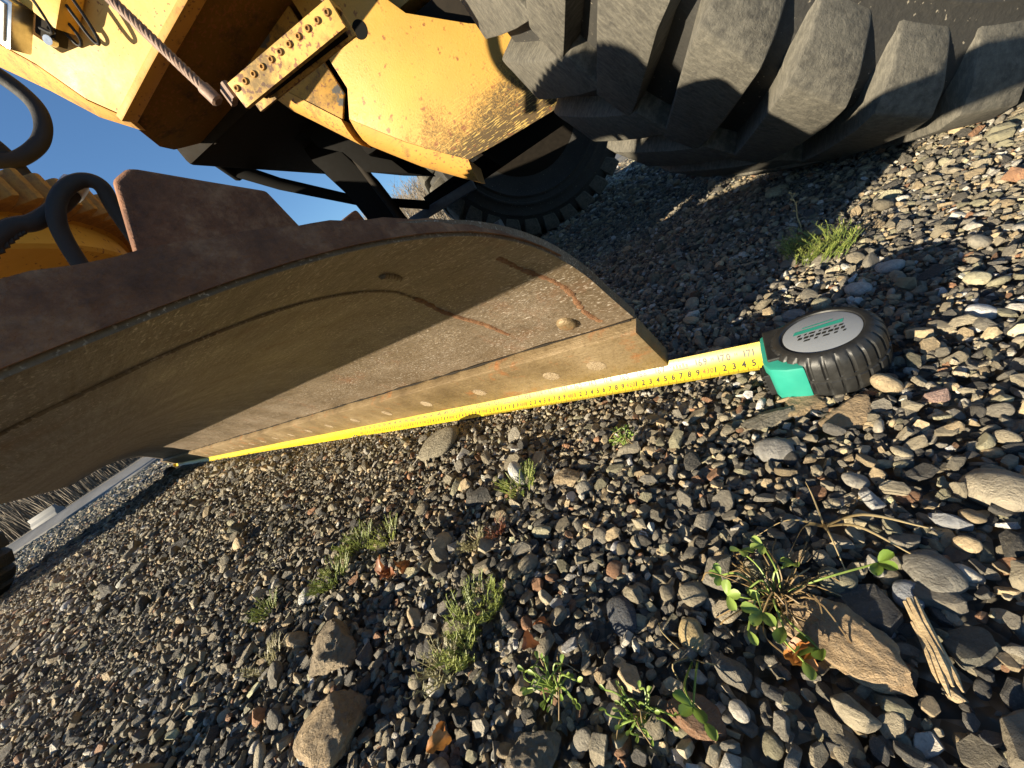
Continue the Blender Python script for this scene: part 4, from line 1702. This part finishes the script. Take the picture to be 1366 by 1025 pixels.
def bare_tree(seed, h=8.0):
    r2 = random.Random(seed)
    tr, tw_ = MB(), MB()

    def branch(p, d, L, r, lev):
        pts, q = [p], d.copy()
        segs = 5 if lev == 0 else 3
        for k in range(segs):
            q = (q + Vector((r2.gauss(0, .12), r2.gauss(0, .12), .10 if lev else .02))).normalized()
            pts.append(pts[-1] + q * L / segs)
        rs = [r * (1 - .75 * k / segs) for k in range(segs + 1)]
        (tr if lev == 0 else tw_).tube(pts, rs, 7 if lev == 0 else 3, caps=False)
        if lev >= 3:
            return
        nb_ = (18, 6, 5)[lev]
        for k in range(nb_):
            t = r2.uniform(.22 if lev == 0 else .25, .98)
            i = min(segs - 1, int(t * segs))
            pp = pts[i].lerp(pts[i + 1], t * segs - i)
            a = r2.uniform(0, 6.283)
            side_ = Vector((math.cos(a), math.sin(a), r2.uniform(.3, 1.0))).normalized()
            branch(pp, (q * .35 + side_).normalized(), L * r2.uniform(.26, .42) * (1.15 - .5 * t), max(.004, rs[i] * .42), lev + 1)
    branch(Vector((0, 0, -.1)), Vector((0, 0, 1)), h, .085 * h / 8, 0)
    a = tr.build('trunk', M['bark'], smooth=60)
    b = tw_.build('crown', M['twig'])
    ma, mb_ = a.data, b.data
    bpy.data.objects.remove(a)
    bpy.data.objects.remove(b)
    return ma, mb_


TREES = [bare_tree(s, h) for s, h in ((1, 8), (2, 9.5), (3, 7), (4, 10))]


def tree(x, y, z, k, s, label, group, th=1.0):
    root = empty('bare_tree', (x, y, z))
    root.scale = (s * th, s * th, s)
    root.rotation_euler = (0, 0, rnd.uniform(0, 6.28))
    tag(root, label, 'tree', group)
    link('trunk', TREES[k][0], root)
    link('crown', TREES[k][1], root)
    return root


def hill_z(x, y):
    d = math.hypot(x, y)
    az = math.degrees(math.atan2(y, x))
    rise = max(0.0, d - 40) * .16
    return min(rise, 14) * max(0.0, min(1.0, (20 - az) / 40)) - .05


hv, hf = [], []
hs = np.linspace(-95, 25, 41)
hd_ = [36, 40, 46, 55, 70, 90, 120, 170, 240]
for a in hs:
    for d in hd_:
        x, y = d * math.cos(R(a)), d * math.sin(R(a))
        hv.append((x, y, hill_z(x, y) + rnd.uniform(-.2, .2) * (d > 41)))
for i in range(len(hs) - 1):
    for j in range(len(hd_) - 1):
        q = i * len(hd_) + j
        hf.append((q, q + 1, q + 1 + len(hd_), q + len(hd_)))
hb = MB()
hb.v, hb.f = hv, hf
kd = NT('hillside', .95)
nn_ = kd.noise(kd.coord(), .5, 7, .7)
kd.color(kd.ramp(nn_, [(.3, (.10, .08, .05)), (.7, (.24, .20, .13))]))
tag(hb.build('hill', kd.m, smooth=60), kind='structure')

for k in range(26):
    a = -60 + 19 * (k / 25) + rnd.uniform(-.5, .5)
    d = rnd.uniform(38, 62)
    x, y = d * math.cos(R(a)), d * math.sin(R(a))
    tree(x, y, hill_z(x, y), k % 4, rnd.uniform(.55, .85), 'leafless pale-barked tree on the far slope seen under the grader belly', 'bare trees on the far slope')
for k in range(34):
    t = rnd.uniform(0, 13)
    p = rc + rp * rnd.uniform(6.5, 12) + rd * t
    tree(p.x, p.y, -.05, k % 4, rnd.uniform(.30, .62), 'leafless grey tree in the thicket across the road', 'bare trees across the road', 1.2)
# trees standing off to the side, whose long shadows cross the ground
for x, y, s in ((12.2, 11.2, .9), (17.5, 14.5, .9)):
    tree(x, y, -.05, 1, s, 'tall leafless tree standing off beyond the front of the grader', 'tall trees by the road', 3.0)
# far woodland as one mass
wv, wf = MB(), None
for k in range(900):
    a, d = rnd.uniform(-92, -38), rnd.uniform(45, 150)
    x, y = d * math.cos(R(a)), d * math.sin(R(a))
    z = hill_z(x, y)
    h = rnd.uniform(4, 7.5)
    wv.tube([(x, y, z - .3), (x + rnd.uniform(-.3, .3), y + rnd.uniform(-.3, .3), z + h)], [.12, .02], 4, False)
    for j in range(26):
        t = rnd.uniform(.25, 1)
        b = rnd.uniform(0, 6.283)
        L = h * .32 * (1.15 - t)
        p = Vector((x, y, z + h * t))
        e = p + Vector((math.cos(b) * L, math.sin(b) * L, L * rnd.uniform(.6, 1.5)))
        wv.tube([p, e], [.035, .012], 3, False)
tag(wv.build('far_woodland', M['twig']), 'brown leafless woodland covering the far hillside', 'woodland', None, 'stuff')
br = MB()
for k in range(2600):
    a, d = rnd.uniform(-9, 14), rnd.uniform(19, 40)
    x, y = d * math.cos(R(a)), d * math.sin(R(a))
    if (Vector((x, y, 0)) - rc).dot(rp) < 4.5:
        continue
    h = rnd.uniform(.5, 3.4)
    lx, ly = rnd.gauss(0, .12) * h, rnd.gauss(0, .12) * h
    br.tube([(x, y, -.1), (x + lx * .4, y + ly * .4, h * .5), (x + lx, y + ly, h)], [.022, .016, .006], 3, False)
tag(br.build('brush_thicket', M['twig']), 'tangled brown brush filling the ground across the road', 'brush', None, 'stuff')
# pale barrier across the road
bc = Vector((17.7, 1.15, 0))
mb = MB()
mb.loft([[bc + rd * t + rp * u + Vector((0, 0, z)) for u, z in ((-.16, -.05), (-.14, .07), (-.06, .16), (-.05, .27), (.05, .27), (.06, .16), (.14, .07), (.16, -.05))] for t in (-.42, .42)])
tag(mb.build('road_barrier', M['white'], None, (0, 0, 0), .02, 30), 'low whitish barrier at the edge of the thicket across the road', 'barrier')
